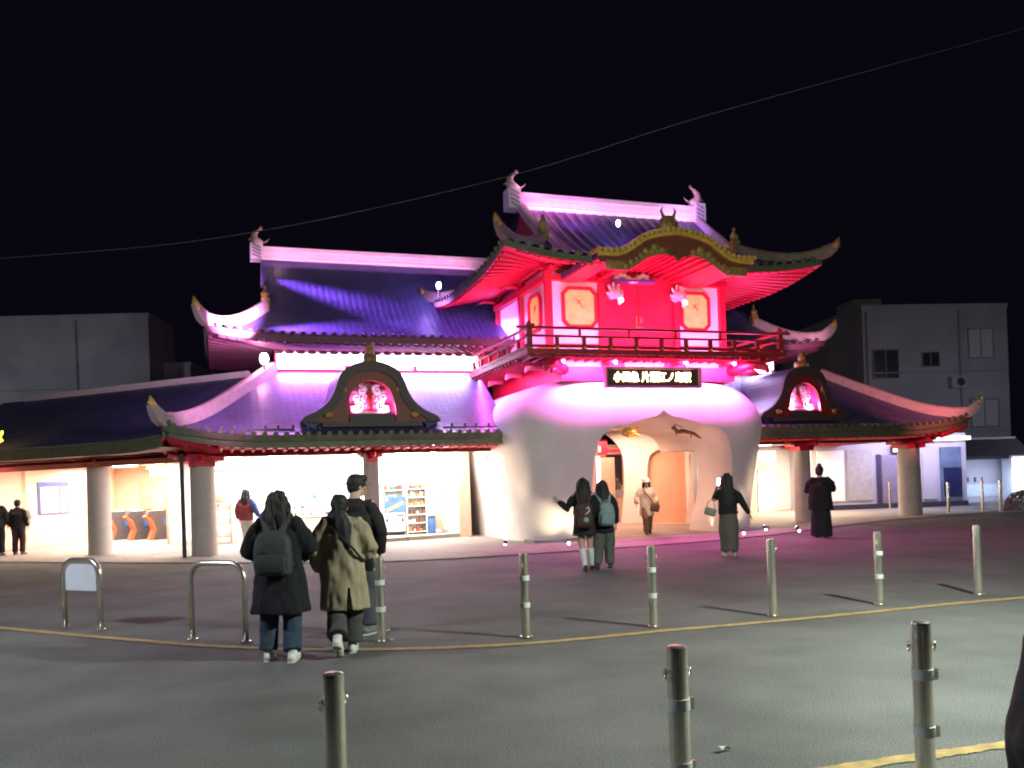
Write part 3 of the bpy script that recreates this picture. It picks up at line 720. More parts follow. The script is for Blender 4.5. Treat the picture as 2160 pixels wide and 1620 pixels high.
# ---- dormers with a lit carving ----------------------------------------------------
DP = [(p[0], p[1]) for p in spline([(-1.74, .03), (-1.66, .17), (-1.36, .31), (-1.12, .50), (-.98, .69), (-.89, .89), (-.83, 1.06), (-.74, 1.25), (-.60, 1.39), (-.28, 1.52), (0, 1.555), (.28, 1.52), (.60, 1.39), (.74, 1.25), (.83, 1.06), (.89, .89), (.98, .69), (1.12, .50), (1.36, .31), (1.66, .17), (1.74, .03)], 3)]
def dormer(uc, k):
    pr = [(p*k, q) for p, q in DP]; z0 = 3.14; vF = 1.2
    f = lambda p, q, t: Vector((uc+p, t, z0+q))
    low = [(p*.80, q-.22 if abs(p) < 1.2 else q-.16) for p, q in pr]
    o = MB().prism(pr+low[::-1], f, vF, 4.0).build('dormer_gable', M_TILE, ST, smooth=True)
    N_ = 61; pr_ = resample(pr, N_); ri = [(p*.80, q*.84) for p, q in pr_]
    P(ribbon(pr_, ri, f, vF-.12, vF-.004), 'bargeboard', mat('grey_green_board', (.065, .045, .045), .55, var=.15), o)
    inn = resample(spline([(-.60*k, .0), (-.60*k, .27), (-.57*k, .52), (-.48*k, .80), (-.27*k, 1.0), (0, 1.07), (.27*k, 1.0), (.48*k, .80), (.57*k, .52), (.60*k, .27), (.60*k, 0)], 5), N_)
    P(ribbon(ri, inn, f, vF-.05, vF+.06), 'inner_board', mat('brown_red_board', (.19, .028, .018), .5, var=.2), o)
    mb = MB(); mb.prism([(-1.25*k, 0), (-.98*k, .5), (-.62*k, 1.10), (0, 1.24), (.62*k, 1.10), (.98*k, .5), (1.25*k, 0)], f, vF+.42, vF+.5)
    P(mb, 'tympanum', mat('pink_board', (.70, .14, .26), .55, var=.15), o)
    mb = MB(); rr = random.Random(int(uc*10))           # carved relief: curling waves round a jewel
    for s_ in (-1, 1):
        for (x, y, r) in ((.30, .36, .16), (.36, .66, .12), (.20, .84, .12), (.44, .22, .12), (.14, .60, .09)):
            pts = [f(s_*(x*.95+r*(1-i/16)*math.cos(i*.62+1)), .12+y*.88+r*(1-i/16)*math.sin(i*.62+1), vF+.3-.004*i) for i in range(15)]
            mb.tube(pts, [.066-.003*i for i in range(15)], 6)
    mb.tube([f(-.5, .30, vF+.2), f(-.25, .27, vF+.12), f(.1, .25, vF+.12), f(.5, .33, vF+.2)], [.04, .06, .06, .04], 7)
    P(mb, 'carved_relief', mat('carved_white', (.8, .72, .76), .5), o, smooth='all')
    mb = MB(); mb.tube([f(0, .36, vF+.28), f(0, .6, vF+.27), f(.0, .84, vF+.3)], [.2, .11, .06], 9); mb.ell(f(0, .42, vF+.12), (.08, .06, .08), 10)
    P(mb, 'carved_jewel', mat('red_carving', (.7, .06, .08), .4), o, smooth='all')
    mb = MB(); mb.box(f(0, -.03, vF+.1), (2.5*k, .5, .12)); mb.box(f(0, .13, vF+.16), (1.12*k, .44, .22)); P(mb, 'sill', mat('grey_green_board', (.065, .045, .045), .55), o)
    mb = MB(); mb.box(f(0, 1.60, vF+.05), (.3, .3, .22)); mb.ell(f(0, 1.80, vF+.02), (.12, .1, .14), 10); mb.tube([f(-.08, 1.86, vF), f(-.03, 1.97, vF), f(.1, 1.95, vF)], [.05, .06, .02], 7)
    P(mb, 'crest_ornament', M_DGOLD, o, smooth='all')
    mb = MB()
    for s_ in (-1, 1): mb.ell(f(s_*1.08*k, .2, vF-.12), (.11, .05, .09), 8); mb.ell(f(s_*.66*k, .86, vF-.06), (.05, .04, .09), 8)
    P(mb, 'gold_boss', M_DGOLD, o, smooth='all')
    lamp('POINT', 'relief_lamp', W(uc-.40, vF+.14, z0+.36), 9*DL, (1, .20, .56), radius=.04); lamp('POINT', 'relief_lamp', W(uc+.40, vF+.14, z0+.36), 9*DL, (1, .20, .56), radius=.04)
DL = 4.0
dormer(-6.87, 1.0); dormer(6.13, .93)
for u in list(range(-11, -3)):                           # small snow guards along the lower roof
    if abs(u+6.87) > 1.8:
        for k in (.2, .55, .85): P(MB().box((u+k, 1.25, 3.06), (.05, .05, .12)), 'snow_guard', M_DARK, lroof)
P(MB().box((-4.3, 1.22, 3.02), (1.5, .03, .03)), 'snow_bar', M_DARK, lroof); P(MB().box((-9.9, 1.22, 3.02), (2.2, .03, .03)), 'snow_bar', M_DARK, lroof)

# ---- canopy wing on the far left, turned 45 degrees ------------------------------
dA = Vector((-.7071, .7071, 0)); dN = Vector((.7071, .7071, 0)); c0 = Vector((-11.78, .95, 0))
def cz(b): return 2.84+2.0*b**1.2
mb = MB(); mb.grid(lambda a, b: c0+dA*(a*11+b*1.6)+dN*(b*4.6)+Vector((0, 0, cz(b)+.10*max(0, 1-a*11/1.5)**2*(1-b))), 30, 10)
cw = P(mb, 'canopy_roof', M_TILE, smooth='all')
run = [c0+dA*(11*i/30)+Vector((0, 0, 2.84+.1*max(0, 1-11*i/30/1.5)**2)) for i in range(31)]; n = len(run)
P(MB().add([q+Vector((0, 0, -.01)) for q in run]+[q+dN*.05-Vector((0, 0, .3)) for q in run], [(i, i+1, n+i+1, n+i) for i in range(n-1)]), 'fascia', M_GREEN, cw)
P(MB().add([q+dN*.05-Vector((0, 0, .3)) for q in run]+[q+dN*1.1-Vector((0, 0, .32)) for q in run], [(i, i+1, n+i+1, n+i) for i in range(n-1)]), 'soffit', M_DRED, cw)
mb = MB(); mb.tube([c0+dN*1.15+dA*.5+Vector((0, 0, 2.44)), c0+dN*1.15+dA*11+Vector((0, 0, 2.44))], [(.13, .12)]*2, 4, side=(0, 0, 1)); P(mb, 'eave_beam', M_DRED, cw)
pts = [c0+dA*(1.6+9.8*i/8)+dN*4.6+Vector((0, 0, 4.86)) for i in range(9)]
mb = MB(); mb.tube(pts, [(.12, .14)]*9, 6, side=dN); P(mb, 'ridge', M_RIDGE, cw)
# ================================================================== PEOPLE
SKIN = mat('skin', (.52, .33, .25), .55, var=.06, scale=12)
def V3(*a): return Vector(a)
def hand(mb, wr, d, pn, k=1.0, curl=.5, side=1):
    """palm and five fingers; d = direction along the palm, pn = palm normal (fingers close towards it)"""
    d = d.normalized(); pn = (pn-d*pn.dot(d)).normalized(); sd = d.cross(pn)*side
    mb.tube([wr-d*.015*k, wr+d*.02*k, wr+d*.05*k, wr+d*.085*k], [(.025*k, .019*k), (.032*k, .017*k), (.040*k, .015*k), (.038*k, .012*k)], 10, side=sd)
    for i, (x, L, a) in enumerate(((-.031, .058, -.14), (-.0105, .070, -.04), (.0105, .075, .05), (.031, .066, .15))):
        b = wr+d*(.083-.004*abs(i-1.6))*k+sd*x*k; fd = (d+sd*a).normalized(); c = curl*(1+.15*(1.5-i))
        p1 = b+fd*L*.42*k; f2 = (fd*math.cos(c)+pn*math.sin(c)).normalized(); p2 = p1+f2*L*.33*k
        f3 = (fd*math.cos(c*1.8)+pn*math.sin(c*1.8)).normalized(); p3 = p2+f3*L*.27*k
        mb.tube([b-fd*.012*k, p1, p2, p3], [.0088*k, .0084*k, .0076*k, .0062*k], 7, round_ends=True)
    b = wr+d*.024*k+sd*.027*k; td = (d*.65+sd*.75+pn*.25).normalized(); t2 = (d*.9+sd*.25+pn*.4).normalized()
    mb.tube([b, b+td*.034*k, b+td*.034*k+t2*.030*k], [.0125*k, .0105*k, .008*k], 7, round_ends=True)
DEF = dict(ls=(-.165, 0, 1.30), le=(-.225, -.03, 1.04), lw=(-.235, .07, .82), rs=(.165, 0, 1.30), re=(.225, -.03, 1.04), rw=(.235, .07, .82),
           lh=(-.085, 0, .82), lk=(-.095, .03, .45), la=(-.10, -.02, .085), lt=(-.115, .15, .03), rh=(.085, 0, .82), rk=(.095, .03, .45), ra=(.10, -.02, .085), rt=(.115, .15, .03),
           hd=(0, .02, 1.470), nk=(0, 0, 1.33), ch=(0, .0, 1.18), wa=(0, .0, .98), turn=0.0, lcurl=.5, rcurl=.5, lpn=(1, 0, 0), rpn=(-1, 0, 0))
class Person:
    def __init__(s, label, pos, rz, H=1.6, group=None, wide=1.0, **pose):
        s.root = empty('person', (pos[0], pos[1], pos[2] if len(pos) > 2 else 0), rz); tag(s.root, label, 'person', group)
        s.k = H/1.6; s.w = wide; s.J = {}
        for n, q in DEF.items():
            q = pose.get(n, q)
            s.J[n] = Vector(q)*s.k if isinstance(q, (tuple, list)) and n not in ('lpn', 'rpn') else (Vector(q) if isinstance(q, tuple) else q)
        s.seed = pos[0]*3.1+pos[1]; s.hr = Matrix.Rotation(s.J['turn'], 3, 'Z'); s.body()
    def h(s, x, y, z):                                  # point in head space
        return s.J['hd'] + s.hr @ (Vector((x, y, z))*s.k)
    def body(s):
        J, k = s.J, s.k; mb = MB()
        mb.ell(s.h(0, -.01, .015), (.074*k, .092*k, .098*k), 16, s.hr); mb.ell(s.h(0, .022, -.045), (.055*k, .062*k, .068*k), 14, s.hr)
        mb.tube([s.h(0, .078, .01), s.h(0, .103, -.022), s.h(0, .092, -.034)], [.010*k, .016*k, .012*k], 7)          # nose
        for q in (-1, 1):
            mb.ell(s.h(q*.074, -.005, -.01), (.010*k, .02*k, .031*k), 8, s.hr)                                      # ears
            mb.ell(s.h(q*.03, .078, .022), (.024*k, .012*k, .008*k), 8, s.hr)                                       # brow
            mb.ell(s.h(q*.045, .055, -.03), (.022*k, .02*k, .022*k), 8, s.hr)                                       # cheeks
        mb.tube([s.h(-.022, .083, -.062), s.h(0, .09, -.06), s.h(.022, .083, -.062)], [.006*k, .009*k, .006*k], 6)     # lips
        mb.tube([J['nk']-V3(0, .01, .06), J['nk']+V3(0, 0, .05), J['hd']-V3(0, .01, .05)], [.066*k, .056*k, .055*k], 12)
        mb.tube([V3(0, 0, .80*k), J['wa'], J['ch'], J['nk']-V3(0, 0, .04*k)], [(.155*k, .105*k), (.125*k, .095*k), (.16*k, .11*k), (.11*k, .07*k)], 16, side=(1, 0, 0))
        for a in 'lr':
            S, E_, Wr = J[a+'s'], J[a+'e'], J[a+'w']
            mb.tube([J['nk']-V3(0, 0, .05*k), S, S.lerp(E_, .5), E_, E_.lerp(Wr, .45), Wr], [.06*k, .055*k, .047*k, .039*k, .037*k, .025*k], 10, round_ends=True)
            hand(mb, Wr, Wr-E_, J[a+'pn'], k, J[a+'curl'], 1 if a == 'l' else -1)
            Hp, K, A, T = J[a+'h'], J[a+'k'], J[a+'a'], J[a+'t']
            mb.tube([Hp, Hp.lerp(K, .45), K, K.lerp(A, .3), A], [.085*k, .072*k, .053*k, .052*k, .034*k], 12, round_ends=True)
            dd = (T-A); heel = A-Vector((dd.x, dd.y, 0)).normalized()*.035*k-V3(0, 0, .04*k)
            mb.tube([heel, A.lerp(T, .45)-V3(0, 0, .005), T], [(.032*k, .032*k), (.042*k, .034*k), (.035*k, .022*k)], 9, round_ends=True)
        s.b = remeshed(mb, 'body', SKIN, s.root, voxel=.0068, smooth=2)
        mb = MB()
        for q in (-1, 1): mb.ell(s.h(q*.031, .079, .002), (.012*k, .008*k, .006*k), 8, s.hr)
        mb.build('eyes', mat('eye_dark', (.02, .015, .012), .3, var=0), s.b, smooth='all')
        mb = MB(); mb.tube([s.h(-.024, .091, -.061), s.h(.024, .091, -.061)], [.005*k, .005*k], 6); mb.build('mouth', mat('lip', (.38, .14, .12), .5), s.b)
    def cloth(s, name, mb, m, voxel=.012, fold=.012, freq=8, stretch=.55, smooth=5, parent=None):
        return remeshed(mb, name, m, parent or s.root, voxel, smooth, fold, freq, s.seed, stretch)
    def sleeves(s, mb, r0=.075, r1=.055, end=1.0, both='lr'):
        J, k = s.J, s.k
        for a in both:
            S, E_, Wr = J[a+'s'], J[a+'e'], J[a+'w']; e = E_.lerp(Wr, end)
            mb.tube([J['nk']-V3(0, 0, .06*k), S.lerp(J['nk'], .12)-V3(0, 0, .012*k), S.lerp(E_, .5), E_, E_.lerp(e, .5), e], [.058*k, r0*k*.86, r0*k, r0*k*.93, (r0+r1)/2*k, r1*k], 12, round_ends=False)
    def top(s, m, hem=.78, ch=(.20, .145), wst=(.18, .135), hm=(.20, .15), sl=(.075, .055), end=.96, name='jacket', hood=False, split=False, back=0.0, fold=.012, collar=.075):
        J, k, w = s.J, s.k, s.w; mb = MB(); P_ = lambda v, z: Vector((v.x, v.y, z*k))
        q = J['wa']
        mb.tube([P_(q, hem)+V3(0, back, 0), P_(q, (hem+.98)/2 if hem < .9 else hem+.02)+V3(0, back*.5, 0), q, J['ch'], J['nk']-V3(0, 0, .075*k), J['nk']+V3(0, -.008*k, .035*k)],
                [(hm[0]*k*w, hm[1]*k*w), ((hm[0]+wst[0])/2*k*w, (hm[1]+wst[1])/2*k*w), (wst[0]*k*w, wst[1]*k*w), (ch[0]*k*w, ch[1]*k*w), (.155*k*w, .098*k), (collar*k, collar*k)], 22, side=(1, 0, 0))
        s.sleeves(mb, sl[0]*w, sl[1], end)
        if hood: mb.ell(J['nk']+V3(0, -.085*k, -.055*k), (.115*k, .05*k, .07*k), 12)
        o = s.cloth(name, mb, m, fold=fold)
        if split:                                           # opening cut into the back hem
            c = MB(); b = -.3 if back == 0 else -.3
            c.prism([(split-.035, hem*k-.1), (split-.008, (hem+.22)*k), (split+.012, (hem+.22)*k), (split+.05, hem*k-.1)], lambda p, q_, t: Vector((p, t, q_)), -.6, -.02)
            co_ = c.build('cut', m, s.root); md = o.modifiers.new('b', 'BOOLEAN'); md.object = co_; md.operation = 'DIFFERENCE'; md.solver = 'EXACT'; realise(o); bpy.data.objects.remove(co_, do_unlink=True)
            o.data.polygons.foreach_set('use_smooth', [True]*len(o.data.polygons))
        return o
    def trousers(s, m, r=(.105, .085, .072), low=.09, fold=.009, name='trousers', waist=.95):
        J, k = s.J, s.k; mb = MB()
        mb.tube([Vector((0, 0, .78*k)), Vector((0, 0, waist*k))], [(.165*k, .12*k), (.15*k, .11*k)], 16, side=(1, 0, 0))
        for a in 'lr':
            Hp, K, A = J[a+'h'], J[a+'k'], J[a+'a']; e = K.lerp(A, 1-(low-.085)*2.2)
            mb.tube([Hp+V3(0, 0, .05*k), Hp.lerp(K, .4), K, K.lerp(e, .5), e], [r[0]*k, r[0]*k*.98, r[1]*k, (r[1]+r[2])/2*k, r[2]*k], 14)
        return s.cloth(name, mb, m, fold=fold)
    def skirt(s, m, hem=.6, r0=(.16, .12), r1=(.22, .19), fold=.014, top=.98, name='skirt', mid=None):
        k = s.k; mb = MB(); z = lambda t: V3(0, 0, t*k)
        mb.tube([z(hem), z((hem+top)/2), z(top)], [(r1[0]*k, r1[1]*k), tuple(q*k for q in (mid or ((r0[0]+r1[0])/2, (r0[1]+r1[1])/2))), (r0[0]*k, r0[1]*k)], 24, side=(1, 0, 0))
        return s.cloth(name, mb, m, fold=fold, freq=16, stretch=.1)
    def shoes(s, m, sole=None, tall=.05):
        J, k = s.J, s.k
        for a in 'lr':
            A, T = J[a+'a'], J[a+'t']; dd = Vector((T-A)); f = Vector((dd.x, dd.y, 0)).normalized(); dn = (T-A); 
            pitch = (A.z-.085*k) - (T.z-.03*k); heel = A-f*.045*k-V3(0, 0, .05*k); mb = MB()
            mb.tube([heel, A.lerp(T, .35)-V3(0, 0, .018*k), A.lerp(T, .75)-V3(0, 0, .002), T+f*.02*k], [(.040*k, .043*k), (.046*k, .045*k), (.050*k, .036*k), (.040*k, .026*k)], 12, side=f.cross(V3(0, 0, 1)), round_ends=True)
            mb.tube([heel+f*.03*k, A+V3(0, 0, tall*.4*k)], [.046*k, .044*k], 10)
            o = s.cloth('shoe', mb, m, voxel=.008, fold=0, smooth=3)
            if sole:
                q = MB(); q.tube([heel-V3(0, 0, .034*k)-f*.01, A.lerp(T, .4)-V3(0, 0, .05*k), T+f*.03*k-V3(0, 0, .018*k)], [(.042*k, .014*k), (.048*k, .014*k), (.040*k, .012*k)], 10, side=f.cross(V3(0, 0, 1)), round_ends=True)
                q.build('sole', sole, o, smooth='all')
    def hair(s, m, kind='long', low=1.1, wd=.10, fold=.014):
        k, J = s.k, s.J; mb = MB()
        mb.ell(s.h(0, -.022, .03), (.092*k, .105*k, .100*k), 16, s.hr)
        if kind in ('long', 'bob'):
            zl = low*k; c = J['hd']; bk = s.hr @ V3(0, -.075*k, 0)
            mb.tube([s.h(0, -.055, .06), s.h(0, -.07, -.03), Vector((c.x+bk.x, c.y+bk.y-.03*k, (c.z+zl)/2)), Vector((c.x+bk.x, c.y+bk.y-.055*k, zl))],
                    [(.085*k, .06*k), (.10*k, .065*k), (wd*1.05*k, .055*k), (wd*.72*k, .035*k)], 14, side=s.hr @ V3(1, 0, 0), round_ends=True)
            for q in (-1, 1):
                mb.tube([s.h(q*.075, .0, .06), s.h(q*.09, .0, -.03), s.h(q*.092, -.015, -.13), Vector((c.x, c.y, 0)) + s.hr @ V3(q*.10*k, -.02*k, 0) + V3(0, 0, max(zl, c.z-.26*k))], [.03*k, .034*k, .036*k, .022*k], 8, round_ends=True)
        if kind == 'pony':
            mb.tube([s.h(0, -.11, .02), s.h(.02, -.155, -.04), s.h(.045, -.175, -.18), s.h(.055, -.175, -.38), s.h(.04, -.16, -.54)], [.03*k, .05*k, .075*k, .075*k, .03*k], 12, round_ends=True)
            mb.ell(s.h(.02, -.13, -.0), (.045*k, .04*k, .04*k), 8)
        if kind in ('short', 'bun'): fold = min(fold, .006)
        if kind == 'short':
            mb.ell(s.h(0, -.045, -.02), (.082*k, .075*k, .075*k), 14, s.hr)
            mb.ell(s.h(0, .035, .075), (.078*k, .062*k, .045*k), 12, s.hr)
        if kind == 'bun':
            mb.ell(s.h(0, -.05, -.03), (.085*k, .075*k, .08*k), 14, s.hr); mb.ell(s.h(.0, -.02, .14), (.05*k, .05*k, .04*k), 10)
        # keep the face clear
        o = remeshed(mb, 'hair', m, s.root, .010, 3, fold, 26, s.seed, .18)
        return o
    def carry(s, name, label, cat):                         # an Empty in this person's frame, for what they carry
        e = empty(name, s.root.location, s.root.rotation_euler.z); tag(e, label, cat); return e
def backpack(p, label, m, w=.15, h=.38, d=.13, zc=1.05, yb=-.19, xo=0.0, pocket=None, straps=True, top_handle=True):
    k = p.k; e = p.carry('backpack', label, 'backpack'); mb = MB()
    c = V3(xo, yb*k, zc*k)
    rows = []
    for z, a, b in ((-.5, .80, .72), (-.46, .95, .95), (-.2, 1.02, 1.05), (.1, 1.0, 1.0), (.32, .9, .86), (.44, .68, .62), (.5, .42, .4)):
        n = 24; ring = []
        for j in range(n):
            q = 2*math.pi*j/n; ex = .55
            ring.append(c+V3(w*a*k*math.copysign(abs(math.cos(q))**ex, math.cos(q)), d*b*k*math.copysign(abs(math.sin(q))**ex, math.sin(q))*.8, z*h*k))
        rows.append(ring)
    mb.loft(rows); o = remeshed(mb, 'bag', m, e, .012, 5, .009, 9, p.seed)
    mb = MB(); mb.box(c+V3(0, -d*.86*k, -h*.22*k), (w*1.45*k, .05*k, h*.40*k), bev=.02); mb.build('pocket', pocket or m, o, smooth=True)
    if top_handle: MB().tube([c+V3(-.035*k, 0, h*.48*k), c+V3(-.02*k, 0, h*.48*k+.04), c+V3(.02*k, 0, h*.48*k+.04), c+V3(.035*k, 0, h*.48*k)], .009*k, 6).build('handle', m, o)
    if straps:
        for q in (-1, 1):
            mb = MB(); S = p.J['ls' if q < 0 else 'rs']
            mb.tube([c+V3(q*.06*k, .04*k, h*.42*k), S+V3(-q*.045*k, -.09*k, .06*k), S+V3(-q*.05*k, .03*k, .085*k), S+V3(-q*.04*k, .13*k, -.06*k), S+V3(-q*.0*k, .10*k, -.3*k), c+V3(q*w*.8*k, .06*k, -h*.35*k)], [(.026*k, .009*k)]*6, 6, side=(1, 0, 0))
            mb.build('strap', m, o, smooth=True)
    return e, o, c
NAVY = mat('navy_wool', (.006, .0055, .011), .9, var=.25, scale=30, bump=.4, bscale=200)
JEANS = mat('blue_denim', (.030, .048, .085), .85, var=.25, scale=25, bump=.3, bscale=250)
BEIGE = mat('beige_cotton', (.34, .27, .18), .85, var=.10, scale=8, bump=.3, bscale=160)
BLACK = mat('black_cloth', (.007, .006, .007), .85, var=.25, scale=20, bump=.3, bscale=150)
HAIRB = mat('black_hair', (.006, .005, .005), .7, var=.3, scale=40)
HAIRN = mat('brown_hair', (.016, .010, .009), .7, var=.3, scale=40)
GREYP = mat('grey_trousers', (.055, .052, .050), .85, var=.2, scale=20)
SHOEW = mat('white_shoe', (.66, .64, .58), .6, var=.06)
SHOEB = mat('black_shoe', (.02, .02, .02), .5)
M_BAG = mat('grey_nylon', (.035, .036, .036), .7, var=.15, scale=12, bump=.3, bscale=80)

# woman in the long dark coat
p = Person('person in long navy coat and jeans with shoulder-length hair, grey backpack, walking away', (-2.19, 7.93), R(4), 1.56, wide=1.06,
           lh=(-.09, 0, .82), lk=(-.115, .03, .45), la=(-.12, -.03, .085), lt=(-.125, .12, .03), rh=(.09, 0, .82), rk=(.10, .05, .45), ra=(.125, -.13, .085), rt=(.145, .05, .03),
           le=(-.275, .02, 1.04), lw=(-.20, .22, .97), re=(.29, .02, 1.04), rw=(.22, .21, .96), hd=(0, .03, 1.47))
p.top(NAVY, hem=.45, ch=(.215, .155), wst=(.205, .16), hm=(.268, .20), sl=(.098, .072), end=.95, name='coat', fold=.024)
p.trousers(JEANS, r=(.10, .092, .088), low=.10); p.shoes(SHOEW, mat('rubber_sole', (.5, .48, .42), .7))
p.hair(HAIRN, 'bob', low=1.24, wd=.155, fold=.022)
backpack(p, 'grey slouchy backpack worn by the person in the navy coat', M_BAG, w=.172, h=.42, zc=1.03, yb=-.245, d=.12)

# woman in the beige coat with the long ponytail
p = Person('person in knee-length beige coat with long black ponytail and dark wide trousers, mid-step', (-1.63, 8.09), R(6), 1.53, wide=1.05,
           lh=(-.09, 0, .82), lk=(-.08, .03, .45), la=(-.05, -.26, .21), lt=(-.045, -.22, .04), rh=(.09, 0, .82), rk=(.085, .12, .46), ra=(.06, .07, .085), rt=(.065, .24, .03),
           le=(-.26, .0, 1.03), lw=(-.24, .1, .83), re=(.27, -.02, 1.04), rw=(.24, .16, .88), hd=(-.02, .07, 1.455), nk=(0, .02, 1.32))
p.top(BEIGE, hem=.44, ch=(.205, .15), wst=(.20, .15), hm=(.235, .17), sl=(.09, .066), end=.95, name='coat', fold=.024, split=.055, hood=True)
p.trousers(GREYP, r=(.105, .10, .10), low=.10); p.shoes(SHOEW, mat('rubber_sole', (.5, .48, .42), .7))
p.hair(HAIRB, 'pony', fold=.010)
e = p.carry('crossbody_bag', 'black crossbody bag on a thin strap over the beige coat', 'bag')
mb = MB(); k = p.k
pts = spline([(-.13, .02, 1.325), (-.10, -.10, 1.29), (.02, -.172, 1.16), (.13, -.168, 1.03), (.20, -.09, .93), (.235, .03, .90)], 5)
mb.tube([q*k for q in pts], [(.014, .006)]*len(pts), 6, side=(1, 0, 0)); st = mb.build('strap', BLACK, e, smooth=True)
MB().box((.245, .08, .84), (.08, .18, .15), bev=.02).build('pouch', BLACK, e, smooth=True)

# man in the dark jacket, head turned right
p = Person('person in dark jacket and grey-blue jeans with short hair and glasses, looking right', (-1.69, 9.12), R(0), 1.70, wide=.97,
           hd=(.03, .06, 1.49), turn=R(-62), lh=(-.085, 0, .82), lk=(-.08, .02, .45), la=(-.09, -.06, .085), lt=(-.03, .10, .03), rk=(.10, .05, .45), ra=(.12, -.02, .085), rt=(.24, .10, .03),
           re=(.24, .0, 1.04), rw=(.22, .10, .80))
p.top(mat('charcoal_jacket', (.010, .007, .008), .8, var=.2, scale=15), hem=.86, ch=(.205, .15), wst=(.19, .145), hm=(.19, .145), sl=(.088, .062), hood=True, fold=.014)
p.trousers(mat('faded_denim', (.060, .062, .080), .85, var=.2, scale=20), r=(.10, .08, .075)); p.shoes(mat('grey_shoe', (.16, .15, .15), .6), mat('pale_sole', (.55, .53, .5), .6))
p.hair(HAIRN, 'short', fold=.006)
mb = MB()
for q in (-1, 1):
    c = p.h(q*.034, .088, .0); mb.tube([c + p.hr @ V3(.024*math.cos(a*.4488), .004, .02*math.sin(a*.4488)) for a in range(15)], .003, 5)
    mb.tube([p.h(q*.058, .088, .004), p.h(q*.08, .0, .01)], .003, 5)
mb.tube([p.h(-.01, .1, .004), p.h(.01, .1, .004)], .003, 5); mb.build('glasses', M_STEEL, p.root)
MB().box((.235, .12, .74), (.09, .20, .16), bev=.03).build('cuff_bag', mat('brown_leather', (.07, .05, .04), .6), None) if False else None

# two girls by the gate
p = Person('person with waist-long black hair, short skirt and white knee socks, left arm pointing out', (1.20, 14.48), R(-5), 1.58,
           le=(-.29, .06, 1.08), lw=(-.43, .14, 1.21), lcurl=.25, lpn=(.3, 1, 0), re=(.23, .02, 1.05), rw=(.16, .16, .93), lh=(-.075, 0, .82), lk=(-.055, .03, .45), la=(-.005, -.05, .085), lt=(-.02, .10, .03), rh=(.08, 0, .82), rk=(.085, .08, .46), ra=(.10, .16, .10), rt=(.12, .30, .03))
CARD = mat('black_cardigan', (.007, .005, .007), .9, var=.3, scale=20)
p.top(CARD, hem=.74, ch=(.185, .135), wst=(.17, .13), hm=(.19, .14), sl=(.072, .05), name='cardigan')
p.skirt(mat('dark_skirt', (.014, .010, .014), .85, var=.2), hem=.62, r1=(.215, .18))
mb = MB()
for a in 'lr':
    K, A = p.J[a+'k'], p.J[a+'a']; mb.tube([K.lerp(A, .18), K.lerp(A, .45), A-V3(0, 0, .03)], [.058, .060, .045], 12)
p.cloth('socks', mb, mat('white_sock', (.68, .66, .66), .85, var=.04), voxel=.009, fold=.003)
p.shoes(SHOEB); p.hair(HAIRB, 'long', low=1.05, wd=.135)
e, o, c = backpack(p, 'dark maroon backpack with pale badges worn by the girl in white socks', mat('maroon_nylon', (.05, .018, .016), .7, var=.2, scale=10), w=.155, h=.44, zc=.98, yb=-.245, d=.13)
mb = MB(); k = p.k
mb.tube([c+V3(.03, -.115, .10), c+V3(.075, -.115, .13), c+V3(.095, -.112, .07), c+V3(.05, -.122, .03), c+V3(.015, -.122, 0)], [.022, .026, .026, .024, .02], 7, flat=.5); mb.build('pale_badge', mat('pale_print', (.62, .55, .52), .7), o, smooth='all')
mb = MB(); mb.ell(c+V3(.035, -.15, -.08), (.045, .02, .05), 10); mb.build('green_badge', mat('green_print', (.25, .36, .30), .7), o, smooth='all')
p = Person('person in loose grey-green trousers and dark top standing close beside the girl in white socks', (1.56, 14.80), R(2), 1.53,
           lk=(-.11, .02, .45), la=(-.14, -.05, .085), rk=(.10, .04, .45), ra=(.10, .05, .085), rt=(.14, .2, .03))
p.top(mat('dark_purple_top', (.009, .006, .011), .85, var=.2), hem=.66, ch=(.185, .135), wst=(.18, .135), hm=(.20, .15), sl=(.075, .055))
p.trousers(mat('grey_green_trousers', (.10, .11, .095), .85, var=.12, scale=12), r=(.115, .105, .085), fold=.014); p.shoes(mat('brown_shoe', (.07, .035, .025), .6))
p.hair(HAIRB, 'long', low=1.18, wd=.13)
backpack(p, 'pale blue-grey backpack worn by the girl in loose trousers', mat('pale_blue_nylon', (.20, .26, .29), .7, var=.1, scale=10), w=.15, h=.42, zc=1.0, yb=-.23, xo=.02)

# woman photographing with a phone
p = Person('person with long dark hair photographing the gate, black cropped top and long taupe skirt', (4.05, 16.07), R(-8), 1.56,
           le=(-.25, .06, 1.13), lw=(-.13, .20, 1.36), lcurl=.9, lpn=(1, 0, .1), re=(.27, .0, 1.03), rw=(.40, .10, .83), hd=(-.01, .02, 1.485), lk=(-.08, .02, .45), rk=(.08, .02, .45), la=(-.085, .0, .085), ra=(.09, .0, .085))
p.top(BLACK, hem=.83, ch=(.185, .135), wst=(.175, .135), hm=(.19, .14), sl=(.07, .05), name='cropped_top')
p.skirt(mat('taupe_cloth', (.10, .08, .07), .85, var=.1, scale=10), hem=.12, r0=(.155, .12), r1=(.165, .15), mid=(.19, .165), top=.97)
p.shoes(mat('beige_sandal', (.42, .33, .28), .6)); p.hair(HAIRB, 'long', low=1.02, wd=.135)
e = p.carry('phone', 'slim phone with bright white screen in raised left hand', 'phone')
Mz = Matrix.Rotation(R(12), 3, 'Z')
q = V3(-.135, .245, 1.455)*p.k
MB().box(q, (.074, .009, .15), M=Mz, bev=.004).build('case', M_DARK, e)
